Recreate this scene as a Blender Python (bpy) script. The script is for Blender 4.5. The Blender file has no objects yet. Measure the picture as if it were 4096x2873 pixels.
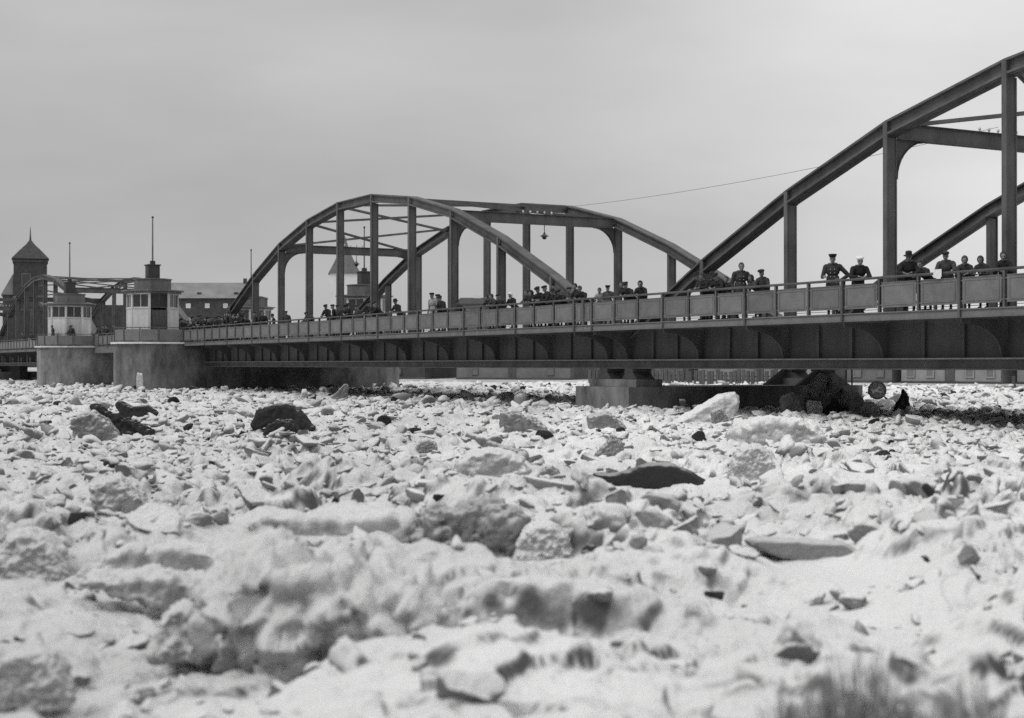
import bpy, bmesh, math, random
import numpy as np
from mathutils import Vector, Matrix, Euler

scene = bpy.context.scene
COL = scene.collection
R = math.radians
rng = np.random.default_rng(11)
random.seed(11)

# ------------------------------------------------------------------ camera
FPX, CX, HOR = 6029.0, 2048.0, 1458.0          # focal length, centre and horizon of the 4096 px wide photograph
cam = bpy.data.cameras.new('camera')
cam.sensor_width = 36.0
cam.lens = FPX / 4096 * 36
cam.clip_start, cam.clip_end = 0.2, 9000
cam.dof.use_dof = True
cam.dof.focus_distance = 62
cam.dof.aperture_fstop = 1.5
camo = bpy.data.objects.new('camera', cam)
camo.location = (0, 0, 0)
camo.rotation_euler = (R(90) + 0.00353, 0, 0)
COL.objects.link(camo)
scene.camera = camo

# ------------------------------------------------------------------ sky, sun, exposure
SUN_EL, SUN_AZ = R(48), R(-118)                # azimuth measured from +Y (view) towards +X
w = bpy.data.worlds.new('World')
scene.world = w
w.use_nodes = True
nt = w.node_tree
N, L_ = nt.nodes, nt.links
for n in list(N):
    N.remove(n)
out = N.new('ShaderNodeOutputWorld')
bg = N.new('ShaderNodeBackground')
bg.inputs['Strength'].default_value = 0.1
sky = N.new('ShaderNodeTexSky')
sky.sky_type = 'NISHITA'
sky.sun_disc = False
sky.sun_elevation = SUN_EL
sky.sun_rotation = SUN_AZ
sky.air_density, sky.dust_density, sky.ozone_density = 1.0, 3.0, 1.0
bw = N.new('ShaderNodeRGBToBW')
L_.new(sky.outputs[0], bw.inputs[0])
tc = N.new('ShaderNodeTexCoord')
mp = N.new('ShaderNodeMapping')
mp.inputs['Scale'].default_value = (1.0, 1.0, 3.4)
mp.inputs['Location'].default_value = (3.1, 1.7, 0.4)
L_.new(tc.outputs['Generated'], mp.inputs[0])
cn = N.new('ShaderNodeTexNoise')
cn.inputs['Scale'].default_value = 2.3
cn.inputs['Detail'].default_value = 5
cn.inputs['Roughness'].default_value = 0.5
L_.new(mp.outputs[0], cn.inputs[0])
cr = N.new('ShaderNodeMapRange')               # thin and thick places of the overcast
cr.inputs[1].default_value, cr.inputs[2].default_value = 0.3, 0.7
cr.inputs[3].default_value, cr.inputs[4].default_value = 3.95, 5.4
L_.new(cn.outputs['Fac'], cr.inputs[0])
sep = N.new('ShaderNodeSeparateXYZ')
L_.new(tc.outputs['Generated'], sep.inputs[0])
gx = N.new('ShaderNodeMapRange')               # the cloud is thinner towards the right of the view
gx.inputs[1].default_value, gx.inputs[2].default_value = -0.08, 0.42
gx.inputs[3].default_value, gx.inputs[4].default_value = 0.93, 1.46
gx.interpolation_type = 'SMOOTHERSTEP'
L_.new(sep.outputs[0], gx.inputs[0])
gz = N.new('ShaderNodeMapRange')
gz.inputs[1].default_value, gz.inputs[2].default_value = 0.0, 0.9
gz.inputs[3].default_value, gz.inputs[4].default_value = 1.0, 1.6
L_.new(sep.outputs[2], gz.inputs[0])
m1 = N.new('ShaderNodeMath'); m1.operation = 'MULTIPLY'
L_.new(cr.outputs[0], m1.inputs[0]); L_.new(gx.outputs[0], m1.inputs[1])
m2 = N.new('ShaderNodeMath'); m2.operation = 'MULTIPLY'
L_.new(m1.outputs[0], m2.inputs[0]); L_.new(gz.outputs[0], m2.inputs[1])
m3 = N.new('ShaderNodeMath'); m3.operation = 'MULTIPLY_ADD'
m3.inputs[1].default_value = 0.03
L_.new(bw.outputs[0], m3.inputs[0]); L_.new(m2.outputs[0], m3.inputs[2])
L_.new(m3.outputs[0], bg.inputs['Color'])
L_.new(bg.outputs[0], out.inputs[0])

sl = bpy.data.lights.new('sun', 'SUN')
sl.energy = 1.5
sl.angle = R(24)
sl.color = (1.0, 0.995, 0.985)
slo = bpy.data.objects.new('sun', sl)
sd = Vector((math.sin(SUN_AZ) * math.cos(SUN_EL), math.cos(SUN_AZ) * math.cos(SUN_EL), math.sin(SUN_EL)))
slo.rotation_euler = sd.to_track_quat('Z', 'Y').to_euler()
slo.location = (0, 0, 80)
COL.objects.link(slo)
vs = scene.view_settings
vs.view_transform = 'Standard'
try:
    vs.look = 'None'
except Exception:
    pass
vs.gamma = 1
vs.exposure = 0.0
vs.use_curve_mapping = False
try:
    scene.cycles.use_denoising = False
    scene.cycles.max_bounces = 6
    scene.cycles.diffuse_bounces = 4
except Exception:
    pass

# ------------------------------------------------------------------ materials
def grey(v):
    return (v, v, v, 1)

def mat(name, lo, hi, scale=4.0, rough=0.75, bump=0.0, bscale=None, detail=6, stretch=(1, 1, 1), metal=0.0, spec=0.3):
    m = bpy.data.materials.new(name)
    m.use_nodes = True
    t = m.node_tree
    n, l = t.nodes, t.links
    b = n['Principled BSDF']
    b.inputs['Roughness'].default_value = rough
    b.inputs['Metallic'].default_value = metal
    b.inputs['Specular IOR Level'].default_value = spec
    tcn = n.new('ShaderNodeTexCoord')
    mpn = n.new('ShaderNodeMapping')
    mpn.inputs['Scale'].default_value = stretch
    oi = n.new('ShaderNodeObjectInfo')
    sc_ = n.new('ShaderNodeVectorMath'); sc_.operation = 'SCALE'
    sc_.inputs[0].default_value = (13.1, 7.7, 5.3)
    l.new(oi.outputs['Random'], sc_.inputs['Scale'])
    ad = n.new('ShaderNodeVectorMath'); ad.operation = 'ADD'
    l.new(tcn.outputs['Object'], ad.inputs[0]); l.new(sc_.outputs[0], ad.inputs[1])
    l.new(ad.outputs[0], mpn.inputs[0])
    tx = n.new('ShaderNodeTexNoise')
    tx.inputs['Scale'].default_value = scale
    tx.inputs['Detail'].default_value = detail
    tx.inputs['Roughness'].default_value = 0.65
    l.new(mpn.outputs[0], tx.inputs[0])
    rp = n.new('ShaderNodeMapRange')
    rp.inputs[1].default_value, rp.inputs[2].default_value = 0.32, 0.68
    rp.inputs[3].default_value, rp.inputs[4].default_value = lo, hi
    l.new(tx.outputs['Fac'], rp.inputs[0])
    vr = n.new('ShaderNodeMapRange')
    vr.inputs[3].default_value, vr.inputs[4].default_value = 0.86, 1.14
    l.new(oi.outputs['Random'], vr.inputs[0])
    vm = n.new('ShaderNodeMath'); vm.operation = 'MULTIPLY'
    l.new(rp.outputs[0], vm.inputs[0]); l.new(vr.outputs[0], vm.inputs[1])
    l.new(vm.outputs[0], b.inputs['Base Color'])
    if bump:
        bt = n.new('ShaderNodeTexNoise')
        bt.inputs['Scale'].default_value = bscale or scale * 6
        bt.inputs['Detail'].default_value = 4
        l.new(mpn.outputs[0], bt.inputs[0])
        bp = n.new('ShaderNodeBump')
        bp.inputs['Strength'].default_value = bump
        bp.inputs['Distance'].default_value = 0.02
        l.new(bt.outputs['Fac'], bp.inputs['Height'])
        l.new(bp.outputs[0], b.inputs['Normal'])
    return m

def ice_mat(name, snow, dirty, lo_z, hi_z, blotch=0.5, seed=0.0, bscale=12.0):
    """Snow lies where a face looks up; steep broken faces are bare dirty ice."""
    m = bpy.data.materials.new(name)
    m.use_nodes = True
    t = m.node_tree
    n, l = t.nodes, t.links
    b = n['Principled BSDF']
    b.inputs['Roughness'].default_value = 0.8
    b.inputs['Specular IOR Level'].default_value = 0.25
    ge = n.new('ShaderNodeNewGeometry')
    sp = n.new('ShaderNodeSeparateXYZ')
    l.new(ge.outputs['Normal'], sp.inputs[0])
    pz = n.new('ShaderNodeVectorMath'); pz.operation = 'ADD'
    pz.inputs[1].default_value = (seed * 17.3, seed * 5.1, seed)
    l.new(ge.outputs['Position'], pz.inputs[0])
    t1 = n.new('ShaderNodeTexNoise'); t1.inputs['Scale'].default_value = 1.5; t1.inputs['Detail'].default_value = 8
    t1.inputs['Roughness'].default_value = 0.7
    t2 = n.new('ShaderNodeTexNoise'); t2.inputs['Scale'].default_value = 0.22; t2.inputs['Detail'].default_value = 3
    for q in (t1, t2):
        l.new(pz.outputs[0], q.inputs[0])
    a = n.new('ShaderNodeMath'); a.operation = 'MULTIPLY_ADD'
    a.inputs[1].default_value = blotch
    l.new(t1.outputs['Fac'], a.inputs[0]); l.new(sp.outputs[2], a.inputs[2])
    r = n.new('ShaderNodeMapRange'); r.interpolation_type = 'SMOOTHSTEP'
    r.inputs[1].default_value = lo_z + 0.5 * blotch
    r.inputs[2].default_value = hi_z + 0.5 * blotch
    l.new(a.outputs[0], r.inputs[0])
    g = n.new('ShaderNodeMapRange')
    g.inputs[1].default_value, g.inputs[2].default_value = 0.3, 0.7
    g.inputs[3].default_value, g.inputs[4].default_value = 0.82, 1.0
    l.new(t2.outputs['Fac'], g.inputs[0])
    sx = n.new('ShaderNodeSeparateXYZ')
    l.new(ge.outputs['Position'], sx.inputs[0])
    wv = n.new('ShaderNodeMath'); wv.operation = 'MULTIPLY_ADD'; wv.inputs[1].default_value = 9.0
    l.new(t2.outputs['Fac'], wv.inputs[0]); l.new(sx.outputs[0], wv.inputs[2])
    gd = n.new('ShaderNodeMapRange'); gd.interpolation_type = 'SMOOTHSTEP'      # brightness falloff painted into the snow colour: darker left, lighter right
    gd.inputs[1].default_value, gd.inputs[2].default_value = 1.0, 9.0
    gd.inputs[3].default_value, gd.inputs[4].default_value = 0.88, 1.06
    l.new(wv.outputs[0], gd.inputs[0])
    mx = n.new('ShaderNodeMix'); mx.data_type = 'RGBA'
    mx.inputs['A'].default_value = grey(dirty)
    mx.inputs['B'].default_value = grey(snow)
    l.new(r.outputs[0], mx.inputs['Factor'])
    mu = n.new('ShaderNodeMix'); mu.data_type = 'RGBA'; mu.blend_type = 'MULTIPLY'
    mu.inputs['Factor'].default_value = 1.0
    l.new(mx.outputs['Result'], mu.inputs['A'])
    gm = n.new('ShaderNodeMath'); gm.operation = 'MULTIPLY'
    l.new(g.outputs[0], gm.inputs[0]); l.new(gd.outputs[0], gm.inputs[1])
    l.new(gm.outputs[0], mu.inputs['B'])
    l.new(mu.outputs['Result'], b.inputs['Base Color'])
    bt = n.new('ShaderNodeTexNoise'); bt.inputs['Scale'].default_value = bscale; bt.inputs['Detail'].default_value = 6
    bt.inputs['Roughness'].default_value = 0.65
    l.new(ge.outputs['Position'], bt.inputs[0])
    bp = n.new('ShaderNodeBump'); bp.inputs['Strength'].default_value = 0.8; bp.inputs['Distance'].default_value = 0.09
    l.new(bt.outputs['Fac'], bp.inputs['Height'])
    l.new(bp.outputs[0], b.inputs['Normal'])
    return m

M = {}
M['steel'] = mat('painted_steel', 0.06, 0.125, 1.3, 0.62, 0.25, 30, stretch=(1, 1, 0.5))
M['steel_dark'] = mat('girder_steel', 0.055, 0.10, 1.1, 0.65, 0.3, 25, stretch=(1, 1, 0.35))
M['panel'] = mat('railing_sheet', 0.12, 0.17, 2.2, 0.6, 0.15, 30)
M['flange'] = mat('lit_flange_edge', 0.18, 0.27, 2.2, 0.6, 0.15, 30)  # lighter than the other steel: sky light on the lip put into the colour
M['concrete'] = mat('pier_concrete', 0.05, 0.27, 0.8, 0.9, 0.8, 7, detail=9, stretch=(1, 1, 0.5))
M['coping'] = mat('coping_stone', 0.5, 0.66, 2, 0.85, 0.3)
M['plaster'] = mat('white_plaster', 0.38, 0.56, 1.6, 0.85, 0.3, 20, stretch=(1, 1, .4))
M['wood_dark'] = mat('dark_wood', 0.05, 0.10, 3, 0.7, 0.3, stretch=(3, 3, .4))
M['glass'] = mat('window_glass', 0.02, 0.045, 1, 0.15, 0, spec=0.5)
M['roof_grey'] = mat('sheet_roof', 0.09, 0.15, 1.5, 0.6, 0.3)
M['road'] = mat('roadway', 0.07, 0.13, 1, 0.9, 0.4)
M['brick_dark'] = mat('dark_brick', 0.04, 0.075, 0.9, 0.9, 0.5, 5)
M['slate'] = mat('dark_slate', 0.035, 0.06, 0.8, 0.75, 0.4, 4)
M['roof_snow'] = mat('snowy_roof', 0.17, 0.26, 0.35, 0.85, 0.3, 3)
M['church'] = mat('whitewash', 0.7, 0.82, 0.4, 0.85, 0.2, 3)
M['roof_mid'] = mat('tile_roof', 0.1, 0.15, 0.6, 0.8, 0.4, 4)
M['house_a'] = mat('grey_render', 0.19, 0.28, 0.7, 0.9, 0.3, 5)
M['house_b'] = mat('dim_render', 0.12, 0.18, 0.7, 0.9, 0.3, 5)
M['quay'] = mat('quay_stone', 0.05, 0.1, 0.6, 0.9, 0.5, 4)
M['snow_land'] = mat('snow_ground', 0.4, 0.6, 0.2, 0.9, 0.4, 2)
M['wire'] = mat('wire_steel', 0.05, 0.07, 3, 0.5)
M['pale'] = mat('pale_ceramic', 0.5, 0.6, 5, 0.4)
M['skin'] = mat('skin', 0.14, 0.20, 8, 0.55)
M['eye'] = mat('eye_and_mouth', 0.03, 0.06, 8, 0.4)
M['coat_black'] = mat('black_wool', 0.016, 0.028, 9, 0.95, 0.3, 60)
M['coat_dark'] = mat('dark_wool', 0.03, 0.05, 9, 0.95, 0.3, 60)
M['coat_grey'] = mat('grey_wool', 0.045, 0.07, 9, 0.95, 0.3, 60)
M['coat_pale'] = mat('pale_wool', 0.22, 0.32, 9, 0.95, 0.3, 60)
M['hat_dark'] = mat('dark_felt', 0.015, 0.03, 9, 0.95)
M['hat_white'] = mat('white_cloth', 0.6, 0.72, 9, 0.9)
M['hair'] = mat('dark_hair', 0.02, 0.04, 20, 0.6)
M['button'] = mat('bright_button', 0.5, 0.6, 5, 0.3, metal=0.6)
M['twig'] = mat('dry_stems', 0.22, 0.38, 6, 0.9)
M['ice'] = ice_mat('snowy_river_ice', 0.85, 0.11, 0.36, 0.82, 0.6, 0.0)  # dirt on steep faces set darker, so it also carries crack and ledge shadow
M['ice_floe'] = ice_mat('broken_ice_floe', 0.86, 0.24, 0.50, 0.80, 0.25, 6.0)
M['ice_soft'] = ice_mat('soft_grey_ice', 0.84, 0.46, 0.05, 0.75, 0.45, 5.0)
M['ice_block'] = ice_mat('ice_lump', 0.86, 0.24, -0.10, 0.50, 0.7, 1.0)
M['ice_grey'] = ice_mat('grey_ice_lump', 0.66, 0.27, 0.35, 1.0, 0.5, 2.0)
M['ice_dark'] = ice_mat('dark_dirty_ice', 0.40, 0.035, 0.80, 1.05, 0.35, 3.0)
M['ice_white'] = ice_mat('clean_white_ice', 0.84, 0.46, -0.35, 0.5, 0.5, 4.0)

# ------------------------------------------------------------------ mesh helpers
class MB:
    def __init__(s):
        s.v, s.f = [], []

    def add(s, v, f):
        b = len(s.v)
        s.v += [tuple(p) for p in v]
        s.f += [tuple(i + b for i in q) for q in f]
        return s

    def box(s, x0, x1, y0, y1, z0, z1):
        return s.add([(x0, y0, z0), (x1, y0, z0), (x1, y1, z0), (x0, y1, z0), (x0, y0, z1), (x1, y0, z1), (x1, y1, z1), (x0, y1, z1)],
                     [(3, 2, 1, 0), (4, 5, 6, 7), (0, 1, 5, 4), (1, 2, 6, 5), (2, 3, 7, 6), (3, 0, 4, 7)])

    def prism(s, poly, axis, a, b):
        """poly: 2D points; axis 'x' -> (y,z) outline, 'y' -> (x,z), 'z' -> (x,y)."""
        def p3(p, t):
            return {'x': (t, p[0], p[1]), 'y': (p[0], t, p[1]), 'z': (p[0], p[1], t)}[axis]
        n = len(poly)
        return s.add([p3(p, a) for p in poly] + [p3(p, b) for p in poly],
                     [tuple(range(n))[::-1], tuple(range(n, 2 * n))] + [(i, (i + 1) % n, n + (i + 1) % n, n + i) for i in range(n)])

    def tube(s, p, q, r0, r1=None, n=8):
        r1 = r0 if r1 is None else r1
        p, q = Vector(p), Vector(q)
        d = (q - p).normalized()
        u = d.orthogonal().normalized()
        w_ = d.cross(u)
        v = []
        for c, r in ((p, r0), (q, r1)):
            for i in range(n):
                a = 2 * math.pi * i / n
                v.append(c + (u * math.cos(a) + w_ * math.sin(a)) * r)
        return s.add(v, [(i, (i + 1) % n, n + (i + 1) % n, n + i) for i in range(n)] + [tuple(range(n))[::-1], tuple(range(n, 2 * n))])

    def bar(s, p, q, wd, ht):
        p, q = Vector(p), Vector(q)
        d = (q - p).normalized()
        side = d.cross(Vector((0, 0, 1))).normalized() * wd / 2
        up = side.normalized().cross(d) * ht / 2
        v = []
        for c in (p, q):
            v += [c - side - up, c + side - up, c + side + up, c - side + up]
        return s.add(v, [(3, 2, 1, 0), (4, 5, 6, 7), (0, 1, 5, 4), (1, 2, 6, 5), (2, 3, 7, 6), (3, 0, 4, 7)])

    def lathe(s, prof, n=16, c=(0, 0), sx=1, sy=1, rot=0):
        """prof: (r, z) from bottom to top; closed at both ends."""
        v, f = [], []
        for r, z in prof:
            for i in range(n):
                a = rot + 2 * math.pi * i / n
                v.append((c[0] + r * math.cos(a) * sx, c[1] + r * math.sin(a) * sy, z))
        for k in range(len(prof) - 1):
            for i in range(n):
                f.append((k * n + i, k * n + (i + 1) % n, (k + 1) * n + (i + 1) % n, (k + 1) * n + i))
        f.append(tuple(range(n))[::-1])
        f.append(tuple(range((len(prof) - 1) * n, len(prof) * n)))
        return s.add(v, f)

    def mesh(s, name, m, smooth=False):
        me = bpy.data.meshes.new(name)
        me.from_pydata(s.v, [], s.f)
        bm_ = bmesh.new(); bm_.from_mesh(me); bmesh.ops.recalc_face_normals(bm_, faces=bm_.faces); bm_.to_mesh(me); bm_.free()
        if smooth:
            me.polygons.foreach_set('use_smooth', [True] * len(me.polygons))
        me.materials.append(m)
        return me

def link(name, me, parent=None, loc=(0, 0, 0), rz=0.0):
    o = bpy.data.objects.new(name, me)
    COL.objects.link(o)
    o.location = loc
    o.rotation_euler = (0, 0, rz)
    if parent is not None:
        o.parent = parent
    return o

def empty(name, loc=(0, 0, 0), rz=0.0, parent=None):
    o = link(name, None, parent, loc, rz)
    o.empty_display_size = 0.3
    return o

def tag(o, label, cat, group=None):
    o['label'] = label
    o['category'] = cat
    if group:
        o['group'] = group
    elif 'group' in o:
        del o['group']
    return o

def struct(o, kind='structure'):
    o['kind'] = kind
    return o

def children(o):
    return KIDS.get(o.name, [])

def copy_tree(o, parent=None):
    c = o.copy()
    COL.objects.link(c)
    if parent is not None:
        c.parent = parent
    for ch in [q for q in o.children]:
        copy_tree(ch, c)
    return c

def np_mesh(name, V, F, m, smooth=True):
    """V n x 3, F m x k arrays."""
    me = bpy.data.meshes.new(name)
    V = np.asarray(V, np.float32); F = np.asarray(F, np.int32)
    k = F.shape[1]
    me.vertices.add(len(V)); me.vertices.foreach_set('co', V.ravel())
    me.loops.add(F.size); me.loops.foreach_set('vertex_index', F.ravel())
    me.polygons.add(len(F))
    me.polygons.foreach_set('loop_start', np.arange(0, F.size, k, dtype=np.int32))
    me.polygons.foreach_set('loop_total', np.full(len(F), k, np.int32))
    if smooth:
        me.polygons.foreach_set('use_smooth', np.ones(len(F), bool))
    me.update(calc_edges=True)
    me.validate()
    me.materials.append(m)
    return me

# ------------------------------------------------------------------ numpy noise
def h3(ix, iy, iz, seed):
    n = (ix.astype(np.int64) * 374761393 + iy.astype(np.int64) * 668265263 + iz.astype(np.int64) * 2147483647 + seed * 974711) & 0x7fffffff
    n = ((n ^ (n >> 13)) * 1274126177) & 0x7fffffff
    n = ((n ^ (n >> 16)) * 1911520717) & 0x7fffffff
    return ((n ^ (n >> 15)) & 0xffffff) / float(0xffffff)

def vnoise2(x, y, seed=0):
    ix, iy = np.floor(x), np.floor(y)
    fx, fy = x - ix, y - iy
    fx, fy = fx * fx * (3 - 2 * fx), fy * fy * (3 - 2 * fy)
    z = np.zeros_like(ix)
    a = h3(ix, iy, z, seed); b = h3(ix + 1, iy, z, seed); c = h3(ix, iy + 1, z, seed); d = h3(ix + 1, iy + 1, z, seed)
    return (a * (1 - fx) + b * fx) * (1 - fy) + (c * (1 - fx) + d * fx) * fy

def fbm2(x, y, o=4, seed=0):
    s, a, t = 0, 1.0, 0
    for k in range(o):
        s = s + a * vnoise2(x * 2 ** k + 13.7 * k, y * 2 ** k - 7.1 * k, seed + k)
        t += a; a *= 0.5
    return s / t

def vnoise3(p, seed=0):
    i = np.floor(p); f = p - i; f = f * f * (3 - 2 * f)
    r = 0
    for dx in (0, 1):
        for dy in (0, 1):
            for dz in (0, 1):
                wgt = (f[:, 0] if dx else 1 - f[:, 0]) * (f[:, 1] if dy else 1 - f[:, 1]) * (f[:, 2] if dz else 1 - f[:, 2])
                r = r + wgt * h3(i[:, 0] + dx, i[:, 1] + dy, i[:, 2] + dz, seed)
    return r

def fbm3(p, o=3, seed=0):
    s, a, t = 0, 1.0, 0
    for k in range(o):
        s = s + a * vnoise3(p * 2 ** k + 5.3 * k, seed + k); t += a; a *= 0.5
    return s / t

def sstep(a, b, x):
    t = np.clip((x - a) / (b - a), 0, 1)
    return t * t * (3 - 2 * t)

# ------------------------------------------------------------------ the bridge's own frame: s along it (towards the camera), v across it
AL = 0.50453
DV = Vector((math.sin(AL), -math.cos(AL), 0))
NV = Vector((math.cos(AL), math.sin(AL), 0))
P0 = Vector((2.842, 60.27, 0))
RZ = math.atan2(DV.y, DV.x)
PANEL, NP_, GAP = 4.898, 11, 0.673
SPAN = PANEL * NP_
WID = 13.57
Z_RAIL, Z_DECK, Z_FB, Z_BOT = 2.646, 1.566, 1.316, -0.17

def bp(s, v, z=0.0):
    q = P0 + DV * s + NV * v
    return Vector((q.x, q.y, z))

def s_at(u, v):
    """Where along the bridge the line v across is met by the photo column u."""
    k = (u - CX) / FPX
    a = P0 + NV * v
    return (k * a.y - a.x) / (DV.x - k * DV.y)

ICE = -1.85

# ------------------------------------------------------------------ ground: river, ice field, far bank
bank = [(150, 20), (75, 88), (39, 119), (7, 150), (-62, 186), (-112, 226), (-220, 300), (-420, 420)]

flat = MB().add([(-3000, -3000, -2.55), (3000, -3000, -2.55), (3000, 3000, -2.55), (-3000, 3000, -2.55)], [(0, 1, 2, 3)])
struct(link('frozen_river', flat.mesh('frozen_river', M['ice'])))

mb = MB()
ov = [(b[0], b[1], -1.62) for b in bank]
far = []
for i, b in enumerate(bank):
    far.append((b[0] * 1.15 + 14, b[1] * 1.15 + 14, -0.9))
far2 = [(4000, 60, 0.5), (3500, 900, 1), (2600, 2400, 2), (600, 3600, 2), (-1200, 3600, 2), (-2400, 2900, 2), (-3000, 1800, 1), (-3600, 900, 0.5)]
nb = len(bank)
lowv = [(b[0], b[1], -2.8) for b in bank]
mb.add(lowv + ov + far + far2, [(i, i + 1, nb + i + 1, nb + i) for i in range(nb - 1)] + [(nb + i, nb + i + 1, 2 * nb + i + 1, 2 * nb + i) for i in range(nb - 1)]
       + [(2 * nb + i, 2 * nb + i + 1, 3 * nb + i + 1, 3 * nb + i) for i in range(nb - 1)])
struct(link('far_bank', mb.mesh('far_bank', M['snow_land'])))

def plates(x, y, size, seed, tilt, hv, r=0.52, edge=4.0):
    gx_, gy_ = x / size, y / size
    ix, iy = np.floor(gx_), np.floor(gy_)
    best = np.full(x.shape, -9.0)
    for ox in (-1, 0, 1):
        for oy in (-1, 0, 1):
            cx_, cy_ = ix + ox, iy + oy
            z0 = np.zeros_like(cx_)
            jx = h3(cx_, cy_, z0, seed); jy = h3(cx_, cy_, z0, seed + 1)
            hh = h3(cx_, cy_, z0, seed + 2); tx = h3(cx_, cy_, z0, seed + 3) - .5; ty = h3(cx_, cy_, z0, seed + 4) - .5
            an = h3(cx_, cy_, z0, seed + 5) * 3.1416; asp = .6 + .8 * h3(cx_, cy_, z0, seed + 6)
            dx = gx_ - (cx_ + jx); dy = gy_ - (cy_ + jy)
            ca, sa = np.cos(an), np.sin(an)
            a = (dx * ca + dy * sa) / asp; b = (-dx * sa + dy * ca) * asp
            dd = (np.abs(a) ** 3.5 + np.abs(b) ** 3.5) ** (1 / 3.5)
            val = hh * hh * hv + (tx * dx + ty * dy) * size * tilt - .1 * size * dd * dd - edge * size * np.maximum(0, dd - r * (.5 + .7 * jx))
            best = np.maximum(best, val)
    return best

def terrace(t, n):
    k = t * n
    i = np.floor(k)
    return (i + sstep(.86, 1.0, k - i)) / n

def ice_h(x, y):
    wx = x + .8 * (fbm2(x * .8, y * .8, 2, 50) - .5) + .07 * (fbm2(x * 3, y * 3, 2, 52) - .5)
    wy = y + .8 * (fbm2(x * .8, y * .8, 2, 60) - .5) + .07 * (fbm2(x * 3, y * 3, 2, 62) - .5)
    rough = sstep(.40, .62, fbm2(x * .25, y * .18, 3, 3))
    far_ = sstep(15, 30, y)
    rough = np.clip(rough * (.35 + .65 * sstep(11, 22, y)) + .55 * far_, 0, 1)
    p1 = np.maximum(plates(wx, wy, 1.5, 101, .22, .26, .55, 1.7), -.03)
    p2 = np.maximum(plates(wx, wy, .70, 201, .40, .17, .54, 1.7), -.03)
    p3 = np.maximum(plates(wx, wy, .30, 301, .6, .14, .52, 1.7), -.02)
    led = terrace(fbm2(x * .45 + 3, y * .8, 4, 77), 12)                       # broken crust lying in low ledges
    led = led * .85 * sstep(.35, .6, fbm2(x * .5, y * .5, 2, 83))
    bil = 1 - np.abs(2 * fbm2(x * 2.1, y * 2.1, 2, 91) - 1) * 2.2           # crumbly billows
    h = .12 * (fbm2(x * .2, y * .2, 3, 7) - .5) + (.22 + .35 * rough) * p1 + (.10 + .9 * rough) * p2 + (.34 + .66 * rough) * p3 * (1 - .6 * sstep(40, 80, y))
    h = h + led * (1 - .9 * sstep(16, 30, y)) + (.03 + .05 * rough) * bil * .6
    h = h + (.10 + .03 * rough) * (fbm2(x * 3.2, y * 3.2, 3, 9) - .5) + .035 * (fbm2(x * 11, y * 11, 2, 19) - .5) * (1 - sstep(9, 17, y))
    h = h - MEAN_H
    for kx, ky, kr, kd, kc in keep_out:
        m = (np.abs(x - kx) < 2.2 * kr) & (np.abs(y - ky) < 2.4 * (kd + kc + .4))
        if m.any():
            q = ((x[m] - kx) / (kr * 1.15)) ** 2 + ((y[m] - ky + .75 * kc) / (kd + kc)) ** 2
            wgt = np.exp(-q ** 2 * .7)
            h[m] = h[m] * (1 - wgt) + np.minimum(h[m], -.04 + .5 * h[m] if kc < 2 else np.minimum(-.10 + .6 * h[m], -.02)) * wgt
    return h

keep_out = []          # where the hero blocks stand: x, y, half width, half depth
MEAN_H = 0.0
_q = np.random.default_rng(1)
_y = np.sqrt(_q.uniform(64, 3600, 20000)); _x = _q.uniform(-.35, .35, 20000) * _y
MEAN_H = float(np.mean(ice_h(_x, _y))) + .02

def ground_z(x, y):
    return float(ICE + ice_h(np.array([float(x)]), np.array([float(y)]))[0])

# ------------------------------------------------------------------ ice lumps
def ico(sub):
    b = bmesh.new()
    bmesh.ops.create_icosphere(b, subdivisions=sub, radius=1)
    b.verts.ensure_lookup_table()
    V = np.array([v.co[:] for v in b.verts]); F_ = np.array([[v.index for v in f.verts] for f in b.faces])
    b.free()
    return V, F_

ICO = {k: ico(k) for k in (1, 2, 3, 4)}

def lump(sub, seed, ncut=9, sq=(1, .8, .55), rough=.2):
    r = np.random.default_rng(seed)
    V, F_ = ICO[sub]
    V = V.copy()
    for _ in range(ncut):
        n = r.normal(size=3); n /= np.linalg.norm(n)
        d = r.uniform(.3, .75)
        k = V @ n
        V = V - np.outer(np.maximum(0, k - d), n) * .97
    big_, fine = fbm3(V * 1.7 + seed * 3.7, 2, seed) - .5, fbm3(V * 5.5 + seed, 3, seed + 9) - .5
    V = V * (1 + 2 * rough * big_ + (1.1 * rough if sub > 2 else .5 * rough) * fine)[:, None]
    V = V * np.array(sq)
    return V / np.abs(V).max() , F_

SQ = [(.8, .6), (.7, .75), (.9, .5), (.6, .6), (.75, .85), (.85, .42), (.65, .55), (.9, .7), (.7, .4), (.8, .8)]
BASES = {sub: [lump(sub, 10 * sub + i, sq=(1, r_, h_)) for i, (r_, h_) in enumerate(SQ)] for sub in (1, 2, 3, 4)}


def rand_rot(r):
    return np.array(Euler((r.normal(0, .5), r.normal(0, .5), r.uniform(0, 6.28))).to_matrix())

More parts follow.
